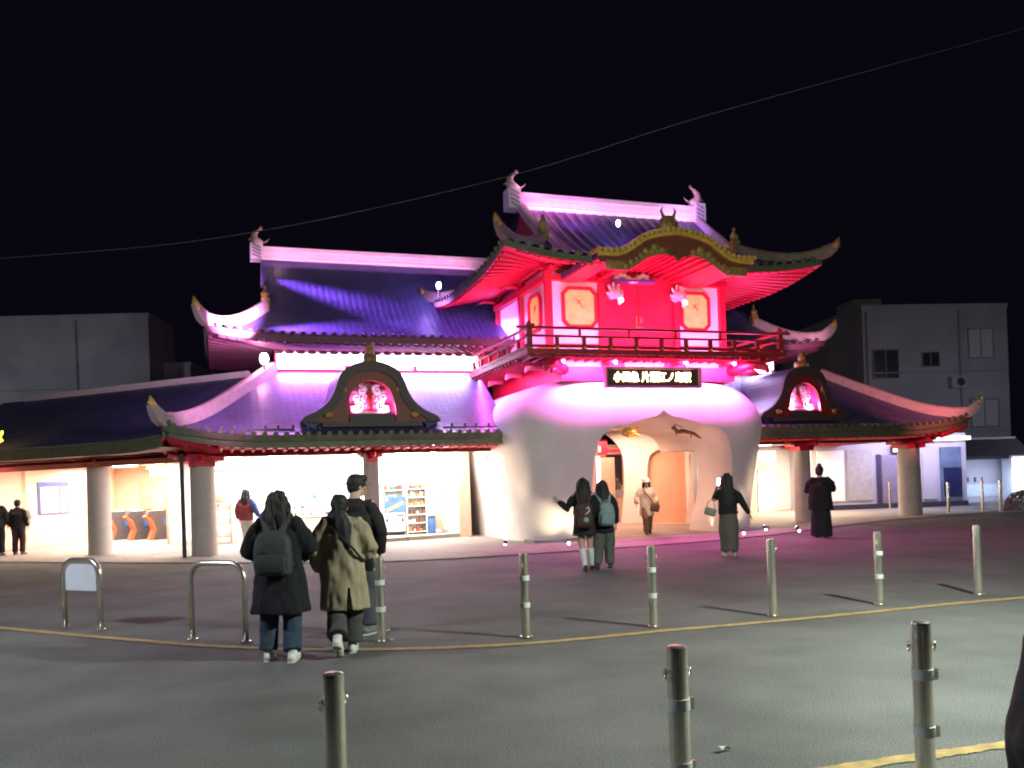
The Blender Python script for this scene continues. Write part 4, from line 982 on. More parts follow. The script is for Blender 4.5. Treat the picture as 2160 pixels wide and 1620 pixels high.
MB().box(q+Mz @ V3(0, -.0065, 0), (.068, .002, .142), M=Mz).build('screen', mat('phone_screen', (.9, .9, .9), .3, var=0, emis=(.92, .94, 1), es=6), e)
e = p.carry('handbag', 'small grey-green handbag hanging from the left elbow of the phone-holding person', 'handbag')
MB().box((-.33, .04, .86), (.22, .10, .15), M=Matrix.Rotation(R(18), 3, 'Y'), bev=.03).build('bag', mat('grey_green_leather', (.20, .22, .17), .55), e, smooth=True)
MB().tube([q_*1.0 for q_ in (V3(-.40, .04, .93), V3(-.36, .04, 1.06), V3(-.27, .05, 1.10), V3(-.24, .04, .98), V3(-.26, .04, .90))], .009, 6).build('handle', mat('grey_green_leather', (.2, .22, .17), .55), e, smooth=True)

# long dark robe-like outfit at the right pillar
p = Person('person in long dark loose clothes down to the ground beside the right-hand pillar', (7.23, 20.06), R(-25), 1.66, wide=1.12,
           le=(-.26, .08, 1.07), lw=(-.08, .24, 1.10), re=(.25, .10, 1.10), rw=(.07, .22, 1.27), hd=(0, .03, 1.50))
DK = mat('dark_brown_cloth', (.010, .007, .007), .85, var=.2, scale=12)
p.top(DK, hem=.62, ch=(.21, .16), wst=(.22, .165), hm=(.245, .18), sl=(.10, .075), end=.9, name='smock', fold=.018)
p.skirt(mat('midnight_cloth', (.012, .011, .018), .85, var=.2), hem=.03, r0=(.18, .14), r1=(.235, .18), mid=(.22, .17), top=.8); p.shoes(SHOEB); p.hair(HAIRN, 'bun')

# white-hatted person walking out of the passage
p = Person('person in cream coat and white hat walking out of the gate towards the plaza', (3.62, 23.1), R(184), 1.52,
           le=(-.27, -.02, 1.04), lw=(-.30, .10, .88), re=(.27, -.02, 1.04), rw=(.31, .08, .90), lk=(-.09, -.02, .45), la=(-.09, -.16, .12), lt=(-.09, -.02, .03), rk=(.075, .14, .46), ra=(.06, .10, .085), rt=(.06, .26, .03), hd=(0, .03, 1.475))
p.top(mat('cream_cloth', (.66, .58, .44), .85, var=.08), hem=.52, ch=(.20, .145), wst=(.19, .145), hm=(.215, .16), sl=(.085, .066), name='coat')
p.trousers(mat('tan_brown_cloth', (.20, .11, .06), .85, var=.1), r=(.10, .085, .08)); p.shoes(mat('brown_shoe', (.07, .035, .025), .6))
p.hair(HAIRB, 'bob', low=1.30, wd=.10)
mb = MB(); mb.ell(p.h(0, -.01, .075), (.108*p.k, .116*p.k, .085*p.k), 16); mb.lathe(p.h(0, -.005, .035), [(.10, 0), (.135, -.012), (.138, -.02), (.10, -.005)], 18); mb.build('hat', mat('white_hat', (.8, .78, .76), .8), p.root, smooth='all')
e = p.carry('shoulder_bag', 'brown shoulder bag worn across the cream coat', 'bag'); k = p.k
mb = MB(); pts = spline([(.12, .06, 1.34), (.06, .165, 1.2), (-.08, .175, 1.0), (-.19, .12, .86)], 5); mb.tube([q*k for q in pts], [(.016, .007)]*len(pts), 6, side=(1, 0, 0)); mb.build('strap', mat('brown_leather', (.11, .06, .035), .6), e)
MB().box(V3(-.20, .16, .76)*k, (.25, .10, .22), M=Matrix.Rotation(R(-14), 3, 'Y'), bev=.04).build('pouch', mat('brown_leather', (.11, .06, .035), .6), e, smooth=True)

# pair at the left edge
p = Person('person in dark suit with cropped grey hair at the ticket hall, nearer of the pair', (-14.22, 23.5), R(20), 1.66, wide=1.05); p.top(BLACK, hem=.76, ch=(.2, .145), hm=(.195, .15)); p.trousers(BLACK, r=(.10, .085, .075)); p.shoes(SHOEB); p.hair(mat('grey_hair', (.16, .14, .13), .6, var=.2, scale=40), 'short')
p = Person('person in dark clothes with black hair carrying a white bundle at the ticket hall', (-13.78, 23.75), R(10), 1.55); p.top(BLACK, hem=.74); p.trousers(mat('plum_cloth', (.03, .012, .02), .85), r=(.10, .085, .075)); p.shoes(SHOEB); p.hair(HAIRB, 'short')
e = p.carry('bundle', 'white cloth bundle held under the right arm of the dark-clothed person', 'bundle'); mb = MB()
mb.ell((.30, .04, 1.12), (.10, .12, .16), 12); mb.ell((.27, .06, .95), (.08, .1, .12), 12); remeshed(mb, 'cloth', mat('white_cloth', (.8, .78, .75), .85), e, .012, 4, .012, 9, 2.0)
# person in the maroon jacket entering the shop
p = Person('person in maroon jacket with blue sleeve and pale trousers walking into the shop', (-7.02, 22.45), R(-6), 1.60, rk=(.07, .08, .46), ra=(.05, .05, .085), rt=(.05, .2, .03), lk=(-.05, .02, .45), la=(-.03, -.05, .085), lt=(-.03, .1, .03), re=(.26, .0, 1.05), rw=(.30, .12, .88))
p.top(mat('maroon_jacket', (.16, .018, .022), .75, var=.3, scale=3), hem=.78, ch=(.195, .145), wst=(.19, .145), hm=(.185, .14), sl=(.085, .06), hood=True)
mb = MB(); p.sleeves(mb, .09, .066, .94, 'r'); p.cloth('blue_sleeve', mb, mat('blue_nylon', (.02, .06, .22), .6), fold=.008)
p.trousers(mat('pale_cotton', (.50, .43, .38), .85, var=.08), r=(.098, .078, .068)); p.shoes(SHOEB); p.hair(HAIRB, 'long', low=1.22, wd=.11)
# passer-by close to the camera, only an arm in view
p = Person('person in black coat passing close by, only the elbow in view', (1.49, 2.05), R(35), 1.66, wide=1.1, le=(-.43, -.02, .93), lw=(-.30, .05, .75))
p.top(mat('black_down_coat', (.016, .012, .012), .75, var=.25, scale=6), hem=.60, ch=(.22, .16), wst=(.21, .16), hm=(.23, .175), sl=(.105, .085), name='coat', fold=.02); p.trousers(BLACK); p.shoes(SHOEB); p.hair(HAIRB, 'short')
# ================================================================== INTERIORS (parts of the station)
M_SHOPW = mat('shop_white', (.80, .78, .76), .6, var=.03)
M_PEACH = mat('peach_wall', (.72, .50, .38), .7, var=.05)
M_CEILL = mat('ceiling_lamp', (.9, .9, .9), .5, var=0, emis=(1, .93, .84), es=7)
mb = MB(); mb.box((-7.6, 9.3, 1.3), (8.2, .15, 2.6)); mb.box((-3.72, 6.6, 1.3), (.12, 5.2, 2.6)); mb.box((-11.85, 8.4, 1.3), (.3, 2.2, 2.6)); P(mb, 'shop_wall', M_SHOPW); P(MB().box((-7.6, 9.18, 2.15), (7.4, .06, .9)), 'lit_fascia', mat('fascia_glow', (.9, .9, .9), .5, var=0, emis=(1, .97, .95), es=1.7)); P(MB().box((-4.7, 6.72, 2.2), (1.7, .08, .72)), 'lit_header', mat('fascia_glow', (.9, .9, .9), .5)); P(MB().box((-3.86, 3.78, 1.27), (.36, .3, 2.54)), 'shop_pilaster', M_PEACH)
mb = MB(); mb.box((-7.6, 5.9, 2.64), (8.1, 6.6, .05)); mb.box((7.8, 5.7, 2.64), (8.0, 6.6, .05)); P(mb, 'ceiling', M_SHOPW)
for u in (-10.3, -8.6, -6.0, -4.6):
    for v in (3.4, 5.4, 7.6): P(MB().box((u, v, 2.59), (.9, .22, .05)), 'ceiling_light', M_CEILL)
mb = MB(); mb.box((-9.9, 4.3, 2.12), (2.3, .1, .1)); mb.box((-10.9, 4.3, 1.06), (.07, .07, 2.1)); P(mb, 'shop_frame', mat('salmon_frame', (.62, .25, .22), .6))
mb = MB(); mb.box((-5.15, 3.55, .06), (2.7, .35, .12), rz=R(13)); P(mb, 'step', M_PAVE)
mb = MB(); mb.box((-3.83, 6.4, .95), (.06, 1.0, 1.7)); mb.box((-3.75, 6.4, .95), (.86, .06, 1.66)); P(mb, 'beige_panel', mat('beige_panel', (.62, .52, .40), .7))
mb = MB()
for k in range(4): mb.ell((-4.1+k*.2, 6.36, 1.12), (.022, .012, .022), 8)
P(mb, 'panel_hook', M_DARK)
# right wing: bright doorway, red unit, pale wall
mb = MB(); mb.box((7.6, 9.2, 1.3), (9.0, .15, 2.6)); P(mb, 'back_wall', M_SHOPW)
mb = MB(); mb.box((9.3, 8.55, 1.95), (2.2, .12, .9)); mb.box((9.05, 8.5, .85), (.8, .1, 1.7)); P(mb, 'door_surround', M_CREAM)
mb = MB()
for k in range(5): mb.box((9.2, 8.47, 1.72+k*.11), (1.6, .03, .04))
P(mb, 'louvre', M_PEACH)
P(MB().box((9.48, 8.47, .85), (.05, .05, 1.7)), 'door_frame', M_RED)
mb = MB(); mb.box((9.0, 8.43, 1.15), (.06, .02, .07)); mb.box((8.98, 8.43, 1.02), (.14, .02, .1)); P(mb, 'switch_plate', M_DARK)
P(MB().box((9.95, 8.9, .9), (.85, .03, 1.7)), 'glazed_door', mat('lit_door', (.9, .9, .9), .4, var=0, emis=(1, .95, .9), es=1.6))
for u, v in ((8.2, 4.6), (8.6, 7.0), (9.6, 6.2)): P(MB().box((u, v, 2.59), (.9, .22, .05)), 'ceiling_light', M_CEILL)
# ticket hall under the canopy wing
mb = MB()
def wall(a, b, h, t=.12, z0=0):
    a, b = Vector((a[0], a[1], 0)), Vector((b[0], b[1], 0)); d = b-a; mb.box((a+b)/2+Vector((0, 0, z0+h/2)), (d.length, t, h), rz=math.atan2(d.y, d.x))
wall((-19.5, 6.0), (-14.75, 12.45), 2.65); wall((-14.75, 12.45), (-14.4, 16.2), 2.65); wall((-14.4, 16.2), (-9.5, 14.2), 2.65); wall((-11.7, 9.4), (-10.9, 14.8), 2.65)
P(mb, 'hall_wall', M_CREAM)
mb = MB(); mb.add([Vector(q) for q in ((-12, 1.9, 2.5), (-20, 9.4, 2.5), (-15, 18, 2.66), (-9, 15, 2.66), (-9, 6, 2.66), (-11.4, 2.4, 2.55))], [(0, 1, 2, 3, 4, 5)]); P(mb, 'hall_ceiling', M_CREAM)
for u, v in ((-12.4, 7.0), (-13.4, 10.0), (-12.6, 13.0), (-15.2, 8.6), (-17.2, 6.9)): P(MB().box((u, v, 2.49), (.9, .22, .05), rz=R(-45)), 'ceiling_light', M_CEILL)
P(MB().box((-11.93, 8.1, 1.3), (.34, .4, 2.6)), 'hall_column', M_PEACH)
P(MB().box((-16.35, 10.2, 1.3), (.16, .16, 2.6)), 'hall_post', mat('cream_post', (.75, .62, .45), .6))
# passage behind the gate
mb = MB(); mb.box((3.0, 8.9, 1.4), (4.5, .12, 2.8)); P(mb, 'passage_end_wall', M_CREAM)
mb = MB(); mb.box((3.45, 8.8, 1.85), (.62, .06, 1.15)); P(mb, 'shop_window', M_GLASS)
mb = MB(); mb.box((3.36, 8.55, 1.22), (.4, .1, .35)); mb.ell((3.36, 8.5, 1.45), (.13, .1, .12), 8); mb.ell((3.3, 8.5, 1.3), (.1, .1, .16), 8); P(mb, 'flower_display', mat('olive_leaves', (.16, .15, .07), .7, var=.5, scale=20))
mb = MB(); mb.box((3.4, 8.5, .55), (.8, .4, 1.1)); P(mb, 'counter', M_PEACH); P(MB().box((3.4, 8.27, .98), (.8, .04, .22)), 'counter_panel', mat('grey_panel', (.35, .34, .38), .6))
mb = MB(); mb.box((2.76, 8.3, 2.7), (.36, .06, .58)); mb.box((3.25, 8.35, 2.55), (.75, .06, .1)); P(mb, 'red_signboard', M_RED)
mb = MB(); mb.box((2.62, 8.26, 2.62), (.09, .02, .22)); P(mb, 'signboard_mark', M_WHITE)
P(MB().box((2.83, 8.2, 1.2), (.55, .3, 2.2)), 'inner_column', M_PEACH); P(MB().box((2.49, 8.15, 1.4), (.08, .1, 1.9)), 'light_tube', mat('cool_tube', (.9, .9, .9), .5, var=0, emis=(.85, .8, 1), es=2.5))

# ---------------------------------------------------------------- things standing in the station
def at(name, label, cat, u, v, z=0, rz=0, group=None):
    return tag(empty(name, W(u, v, z), TH+rz), label, cat, group)
def shelf(label, u, v, w, h, n, cols, seed):
    e = at('shop_shelf', label, 'shelf', u, v, group='shop shelves'); rr = random.Random(seed)
    mb = MB()
    for s_ in (-1, 1): mb.box((s_*(w/2-.015), 0, h/2), (.03, .36, h))
    mb.box((0, .17, h/2), (w-.06, .02, h)); mb.build('frame', M_SHOPW, e)
    for i in range(n):
        z = .08+i*(h-.12)/n; o = MB().box((0, 0, z), (w-.062, .34, .025)).build('shelf_board', M_SHOPW, e)
        mb = MB(); x = -w/2+.05
        while x < w/2-.1:
            ww = rr.uniform(.05, .10); hh = rr.uniform(.07, .17); mb.cur = rr.randrange(len(cols)); mb.box((x+ww/2, -.06, z+.013+hh/2), (ww*.85, .16, hh)); x += ww+rr.uniform(0, .03)
        mb.build('goods', cols, o)
    return e
GC = [mat('goods_red', (.45, .06, .05), .5), mat('goods_orange', (.55, .22, .06), .5), mat('goods_white', (.7, .7, .7), .5), mat('goods_teal', (.04, .3, .32), .5), mat('goods_brown', (.16, .08, .05), .5), mat('goods_blue', (.04, .1, .4), .5)]
shelf('white shop shelf of goods with the blue poster on its front', -5.4, 6.45, .68, 1.78, 5, GC[2:5], 1)
shelf('white shop shelf with orange packets and blue box beside the beige panel', -4.68, 6.45, .66, 1.74, 6, [GC[1], GC[2], GC[0], GC[4]], 2)
e = at('poster', 'blue poster with diagonal yellow lettering band on the shop shelf', 'poster', -5.4, 6.2, .62)
MB().box((0, 0, .30), (.66, .02, .56)).build('sheet', mat('poster_blue', (.07, .16, .42), .5, var=.3, scale=3), e)
mb = MB()
for k in range(9): mb.box((-.25+k*.062, -.013, .17+k*.026), (.045, .006, .09), M=Matrix.Rotation(R(-14), 3, 'Y'))
mb.build('yellow_band', mat('poster_yellow', (.75, .5, .05), .5), e); MB().box((0, -.013, .05), (.62, .006, .07)).build('white_band', M_SHOPW, e); MB().ell((-.24, -.013, .5), (.05, .006, .04), 10).build('pink_spot', mat('poster_pink', (.7, .2, .35), .5), e)
e = at('price_board', 'white price board with small dark squares low on the shop shelf', 'board', -5.4, 6.2, .12)
MB().box((0, 0, .24), (.62, .02, .46)).build('sheet', M_SHOPW, e); 
for x in (-.25, -.1, .08, .24): MB().box((x, -.013, .36), (.08 if abs(x) > .2 else .04, .006, .11)).build('dark_square', M_DARK, e)
MB().box((0, .0, -.02), (.66, .05, .05)).build('foot', M_DARK, e)
e = at('waste_bin', 'blue bin beside the shelf with orange packets', 'bin', -4.22, 6.3); MB().box((0, 0, .26), (.22, .26, .52), bev=.03).build('bin', mat('bin_blue', (.05, .14, .35), .5), e, smooth=True); MB().box((0, 0, .54), (.24, .28, .04), bev=.01).build('lid', M_DARK, e)
e = at('display_counter', 'long white shop counter with rows of small dark goods', 'counter', -8.2, 6.1)
MB().box((0, 0, .36), (2.5, .6, .7), bev=.02).build('base', mat('counter_cream', (.66, .56, .42), .6), e); MB().box((0, -.02, .735), (2.56, .68, .04), bev=.01).build('top', M_SHOPW, e)
mb = MB(); rr = random.Random(5)
for r_, z in enumerate((.80, 1.0)):
    for k in range(11):
        if rr.random() < .7: mb.box((-1.15+k*.23, -.1+.2*r_, z), (rr.uniform(.05, .11), .08, rr.uniform(.06, .11)))
mb.build('goods', mat('dark_goods', (.07, .05, .05), .6), e); MB().box((0, .1, .94), (2.4, .3, .02)).build('riser', M_SHOPW, e)
e = at('wooden_stand', 'wooden rack with white boxes at the left end of the shop', 'rack', -10.55, 6.9)
mb = MB()
for x in (-.3, .3):
    for y in (-.2, .2): mb.box((x, y, .6), (.05, .05, 1.2))
for z in (.2, .6, 1.0, 1.18): mb.box((0, 0, z), (.7, .5, .03))
mb.build('frame', mat('light_wood', (.45, .27, .16), .6), e); mb = MB()
for z in (.3, .72, 1.09): mb.box((-.12, -.03, z), (.26, .3, .16)); mb.box((.18, -.03, z-.02), (.2, .3, .12))
mb.build('boxes', mat('pale_box', (.65, .5, .45), .7), e)
e = at('balloon_display', 'round pink display on top of the wooden rack', 'display', -10.6, 6.9, 1.2); MB().ell((0, 0, .22), (.28, .1, .22), 14).build('disc', mat('salmon_paper', (.75, .36, .28), .6), e, smooth='all'); MB().tube([(0, 0, 0), (0, 0, .1)], .02, 6).build('stem', M_SHOPW, e)
e = at('storage_box', 'white storage box on the floor behind the person in maroon', 'box', -9.9, 6.8); MB().box((0, 0, .25), (.42, .36, .48), bev=.02).build('box', M_SHOPW, e); MB().box((0, 0, .51), (.45, .39, .04), bev=.01).build('lid', mat('pale_box', (.65, .5, .45), .7), e)
e = at('pennant', 'small dark triangular pennant hanging in the shop', 'pennant', -9.15, 5.6, 1.35); MB().prism([(-.12, 0), (.12, .02), (.07, .26)], lambda p, q, t: Vector((p, t, q)), 0, .015).build('cloth', mat('slate_cloth', (.16, .2, .2), .7), e); MB().tube([(.07, .008, .25), (.07, .008, 1.22)], .006, 5).build('cord', M_DARK, e)
e = at('pennant', 'small teal triangular pennant hanging over the counter', 'pennant', -7.9, 5.6, 1.25); MB().prism([(-.09, 0), (.09, 0), (.0, .2)], lambda p, q, t: Vector((p, t, q)), 0, .015).build('cloth', GC[3], e); MB().tube([(0, .008, .19), (0, .008, 1.32)], .006, 5).build('cord', M_DARK, e)
# ticket hall
dP = math.atan2(12.45-6.0, -14.75+19.5)
def onwall(t, out=.1):
    a, b = Vector((-19.5, 6.0, 0)), Vector((-14.75, 12.45, 0)); d = (b-a).normalized(); n = Vector((d.y, -d.x, 0)); return a+d*t+n*out
def wallthing(name, label, cat, t, z): q = onwall(t, .075); return at(name, label, cat, q.x, q.y, z, dP)
e = wallthing('notice_board', 'blue-framed notice board with two pale sheets in the ticket hall', 'notice board', 6.35, 1.02)
MB().box((0, 0, .52), (1.22, .05, 1.05)).build('frame', mat('frame_blue', (.06, .10, .36), .5), e)
MB().box((-.17, -.032, .46), (.72, .012, .84)).build('large_sheet', mat('pink_sheet', (.66, .52, .58), .5, var=.25, scale=4), e); MB().box((.40, -.032, .46), (.28, .012, .84)).build('narrow_sheet', mat('pale_sheet', (.66, .55, .5), .5, var=.15, scale=5), e)
e = wallthing('light_panel', 'glowing white upright panel beside the notice board', 'light panel', 7.28, 1.05); MB().box((0, 0, .5), (.42, .05, 1.04)).build('frame', M_STEEL, e); MB().box((0, -.03, .5), (.38, .012, 1.0)).build('diffuser', mat('panel_glow', (.9, .9, .9), .5, var=0, emis=(1, .96, .95), es=2.2), e)
for z, lab in ((1.58, 'small lilac notice above another, left of the blue notice board'), (1.08, 'small lilac notice below another, left of the blue notice board')):
    e = wallthing('notice', lab, 'notice', 5.42, z); MB().box((0, 0, .2), (.36, .02, .42)).build('sheet', mat('lilac_sheet', (.55, .42, .44), .6, var=.15, scale=8), e); MB().box((0, -.012, .08), (.26, .004, .04)).build('print', mat('grey_print', (.3, .25, .3), .6), e)
e = wallthing('ticket_window', 'glass ticket window with counter at the far left of the hall', 'window', 3.0, .95); MB().box((0, -.0, .55), (2.2, .05, 1.1)).build('pane', mat('grey_glass', (.25, .27, .26), .15, var=.3, scale=2), e)
mb = MB(); mb.box((0, -.15, -.02), (2.4, .3, .05)); mb.box((0, -.03, 1.14), (2.4, .08, .06)); mb.build('counter', mat('dark_counter', (.15, .08, .08), .5), e); mb = MB()
for x in (-.6, .2, .85): mb.box((x, -.03, .55), (.05, .02, 1.1))
mb.build('mullion', M_SHOPW, e)
M_ORG = mat('gate_orange', (.50, .13, .06), .45)
def tgate():
    e = empty('ticket_gate'); mb = MB()
    pr = [(-.75, 0), (-.62, 0), (-.50, .35), (-.62, .72), (-.80, .86), (-.76, .98), (-.4, 1.0), (.75, .98), (.75, 0)]
    mb.prism(pr, lambda p, q, t: Vector((t, p, q)), -.13, .13); mb.build('body', mat('gate_grey', (.085, .08, .095), .4), e)
    MB().prism([(-.76, .02), (-.63, .02), (-.51, .35), (-.63, .70), (-.82, .85), (-.90, .80), (-.72, .62), (-.62, .36)], lambda p, q, t: Vector((t, p, q)), -.125, .125).build('front', M_ORG, e)
    for s_ in (-1, 1): MB().box((s_*.135, -.1, .6), (.012, .34, .26)).build('side_screen', mat('screen_blue', (.03, .10, .25), .3, emis=(.05, .2, .5), es=.25), e)
    MB().box((0, -.4, 1.01), (.2, .3, .03), bev=.01).build('reader', mat('reader_glow', (.8, .8, .8), .4, var=0, emis=(1, 1, 1), es=1.0), e)
    return e
labs = ['leftmost orange-fronted ticket gate, beside the round pillar', 'ticket gate next to the leftmost one, orange front', 'ticket gate third from the round pillar, orange front', 'ticket gate nearest the peach column, orange front']
g0 = tgate()
for i in range(4):
    t = (i+.25)/3.6; q = Vector((-14.35, 13.15, 0)).lerp(Vector((-11.95, 11.2, 0)), t); o = g0 if i == 0 else copy_tree(g0)
    o.location = W(q.x, q.y); o.rotation_euler = (0, 0, TH+R(-62)); tag(o, labs[i], 'ticket gate', 'ticket gates in the hall')
e = at('wall_map', 'yellow-lit route map on the hall wall behind the ticket gates', 'map', -12.6, 15.2, 1.0, R(-22)); MB().box((0, 0, .55), (1.6, .05, 1.1)).build('board', mat('map_yellow', (.75, .55, .25), .5, var=.15, scale=6), e); mb = MB()
for x in (-.5, .1, .5): mb.box((x, -.03, .2+.3*abs(x)), (.08, .01, .1))
mb.build('print', mat('map_brown', (.35, .2, .1), .6), e)
e = at('hanging_sign', 'blue and white lit sign hanging over the ticket gates', 'sign', -12.3, 10.0, 2.12, R(-45)); MB().box((0, 0, .14), (1.0, .12, .24)).build('box', mat('sign_blue_lit', (.1, .2, .6), .4, var=0, emis=(.15, .35, 1), es=1.0), e); MB().box((-.2, -.065, .14), (.5, .01, .2)).build('white_field', M_LAMPW, e)

# station name board
FONT = None
def text(name, s, size, m, parent, loc, ex=.006, bold=0.0, sx=1.0, rot=(R(90), 0, 0)):
    c = bpy.data.curves.new(name, 'FONT'); c.body = s; c.size = size; c.extrude = ex; c.align_x = 'CENTER'; c.align_y = 'CENTER'; c.offset = bold
    o = bpy.data.objects.new(name, c); COL.objects.link(o); bpy.context.view_layer.update()
    dg = bpy.context.evaluated_depsgraph_get(); me = bpy.data.meshes.new_from_object(o.evaluated_get(dg), depsgraph=dg)
    bpy.data.objects.remove(o, do_unlink=True); me.materials.clear(); me.materials.append(m)
    o = bpy.data.objects.new(name, me); COL.objects.link(o); o.parent = parent; o.location = loc; o.rotation_euler = rot; o.scale = (sx, 1, 1)
    return o
M_LETT = mat('lit_lettering', (.9, .85, .7), .5, var=0, emis=(1, .80, .42), es=9)
e = at('name_board', 'long dark station name board with glowing yellow-white characters over the arch', 'sign', -.11, -.95, 3.80)
MB().box((0, .06, .255), (2.62, .12, .50)).build('board', mat('board_brown', (.05, .02, .015), .5), e)
mb = MB(); mb.box((0, -.03, .49), (2.70, .16, .05)); mb.box((0, -.03, .02), (2.70, .16, .05))
for x in (-1.325, 1.325): mb.box((x, -.031, .255), (.05, .155, .42))
mb.build('frame', mat('frame_rose', (.42, .18, .26), .45), e)
text('lettering', '小田急 片瀬江ノ島駅', .262, M_LETT, e, (.0, -.012, .255), bold=.004, sx=.90)
q = c0+dA*5.9-dN*.10; e = at('lit_sign', 'yellow glowing characters above the canopy edge at the far left', 'sign', q.x, q.y, 2.86, R(135)-math.pi)
MB().box((-.9, .04, .16), (2.2, .05, .04)).build('bracket', M_DARK, e); text('lettering', '江ノ島線のりば', .33, mat('yellow_neon', (.9, .7, .1), .5, var=0, emis=(1, .62, .03), es=5), e, (-.75, 0, .28), bold=.005)
# turtle and dragon carvings under the vault
e = at('turtle_carving', 'golden turtle carving hung under the arch on its left side', 'carving', -.22, .25, 2.76)
MB().ell((0, 0, .0), (.21, .19, .14), 14).build('shell', mat('bright_gold', (.75, .48, .12), .35, metal=.4, var=.2, scale=14), e, smooth='all')
mb = MB(); mb.ell((-.17, -.08, -.06), (.07, .08, .06), 10)
for x, y, z in ((-.06, -.12, -.09), (.13, -.1, -.07), (.08, .1, -.06)): mb.tube([(x*.7, y*.7, z*.5), (x*1.5, y*1.4, z*1.4)], [.05, .03], 7, round_ends=True)
mb.build('limbs', mat('bright_gold', (.75, .48, .12), .35), e, smooth='all'); MB().tube([(.12, .02, .09), (.3, .05, .12)], [.03, .02], 6).build('tail', M_DRED, e)
e = at('dragon_carving', 'dark brown dragon carving hung under the arch on its right side', 'carving', 1.55, .25, 2.72)
mb = MB(); mb.tube(spline([(-.42, 0, .14), (-.30, -.02, .03), (-.15, 0, .05), (0, .02, .02), (.16, -.02, -.02), (.3, 0, -.1), (.42, 0, -.16)], 4), [.03, .045, .05, .055, .06, .06, .06, .06, .06, .06, .06, .06, .055, .055, .05, .05, .045, .045, .04, .04, .035, .03, .025, .02, .012], 8)
mb.build('body', mat('bronze_brown', (.13, .05, .025), .5, var=.2), e, smooth='all'); mb = MB(); mb.ell((-.42, 0, .13), (.08, .05, .06), 8); mb.tube([(-.40, 0, .1), (-.34, -.02, -.08)], [.03, .012], 6); mb.tube([(.12, 0, -.02), (.08, -.02, -.14)], [.03, .012], 6); mb.tube([(-.42, 0, .18), (-.36, 0, .26)], [.02, .006], 5)
mb.build('head', mat('bronze_brown', (.13, .05, .025), .5), e, smooth='all')

# ================================================================== GROUND
def struct(o): o['kind'] = 'structure'; return o
struct(MB().grid(lambda a, b: Vector((-150+300*a, -60+320*b, 0)), 30, 30).build('ground', M_ASPH))
edge = [(-20, 6.6), (-16, 4.2), (-12.3, 1.0), (-9.0, -1.6), (-7.4, -2.7), (-5, -3.0), (-1, -2.9), (2.2, -2.2), (5.1, -.9), (8, .2), (11.7, .9), (14, 1.4)]
e2 = [(q.x, q.y) for q in spline(edge, 5)]
pv = [W(u, v, .012) for u, v in e2] + [W(u, v, .012) for u, v in ((15, 9.5), (9, 12), (0, 13), (-9, 18), (-16, 20), (-24, 12))]
struct(MB().add(pv, [tuple(range(len(pv)))]).build('pavement', M_PAVE))
mb = MB()
a = [W(u, v, 0) for u, v in e2]; n = len(a); mb.loft([[q+Vector((0, 0, z)) for q in (Vector((0, 0, .016)),)] for z in ()]) if False else None
def strip(pts, w, z, jag=0.0, seed=0, n=10):
    P_ = spline(pts, n); L_, R_ = [], []; rr = random.Random(seed)
    for i, q in enumerate(P_):
        t = P_[min(i+1, len(P_)-1)]-P_[max(i-1, 0)]; t = Vector((t.x, t.y, 0)).normalized(); s_ = Vector((-t.y, t.x, 0)); ww = w/2
        q = Vector((q.x, q.y, z)); L_.append(q+s_*(ww+rr.uniform(-jag, jag))); R_.append(q-s_*(ww+rr.uniform(-jag, jag)))
    m = len(L_); return MB().add(L_+R_, [(i, i+1, m+i+1, m+i) for i in range(m-1)])
struct(strip([(W(u, v).x, W(u, v).y) for u, v in edge], .13, .020).build('edging_stone', mat('edging', (.21, .19, .18), .75, var=.1, scale=8)))
LINE = [(-12, 13.6), (-9, 12.0), (-6.31, 10.42), (-4.36, 9.33), (-2.82, 8.58), (-1.34, 8.22), (.04, 8.24), (1.49, 8.66), (3.08, 9.10), (4.91, 9.70), (5.92, 9.98), (9, 10.8), (16, 12.4)]
struct(strip(LINE, .115, .006, .012, 1, 16).build('yellow_line', M_LINE))
struct(strip([(-.8, 3.65), (.6, 4.15), (1.75, 4.52), (2.34, 4.68), (2.65, 4.77), (4.0, 5.05), (7, 5.6)], .10, .006, .012, 2, 14).build('yellow_line', M_LINE))
for pts, sd in (([(-2.3, 8.1), (-2.0, 8.9), (-1.5, 9.6)], 3), ):
    struct(strip(pts, .5, .005, .08, sd, 8).build('asphalt_patch', mat('asphalt_patch', (.07, .07, .068), .85, var=.2, scale=4, bump=.4, bscale=120)))

# ================================================================== STREET FURNITURE
def bollard(bands, hooks=True, h=.85, r=.045):
    e = empty('bollard'); mb = MB(); mb.lathe((0, 0, 0), [(r, 0), (r, h-.02), (r*.93, h-.006), (r*.6, h)], 24); mb.build('post', M_STEEL, e, smooth=True)
    MB().lathe((0, 0, 0), [(r*1.5, .006), (r*1.5, .016), (r*1.02, .022)], 20).build('base_plate', M_STEEL, e)
    for z in bands:
        o = MB().lathe((0, 0, z), [(r*1.0, -.026), (r*1.10, -.024), (r*1.10, .024), (r*1.0, .026)], 24).build('reflective_band', mat('reflective_white', (.62, .64, .60), .45), e, smooth=True)
        MB().box((r*1.12, -.01, 0), (.03, .016, .05)).build('buckle', M_STEEL, o, loc=(0, 0, z))
    if hooks:
        for s_ in (-1, 1):
            mb = MB(); mb.tube([Vector((s_*(r+.012), .012*math.cos(a*.785), .73+.022*math.sin(a*.785))) for a in range(9)], .005, 5); mb.build('chain_eye', M_STEEL, e, smooth='all')
    return e
GB = 'steel bollards in the curved row along the yellow line'
T2 = bollard((.60, .33)); T0_ = bollard(()); used = {}
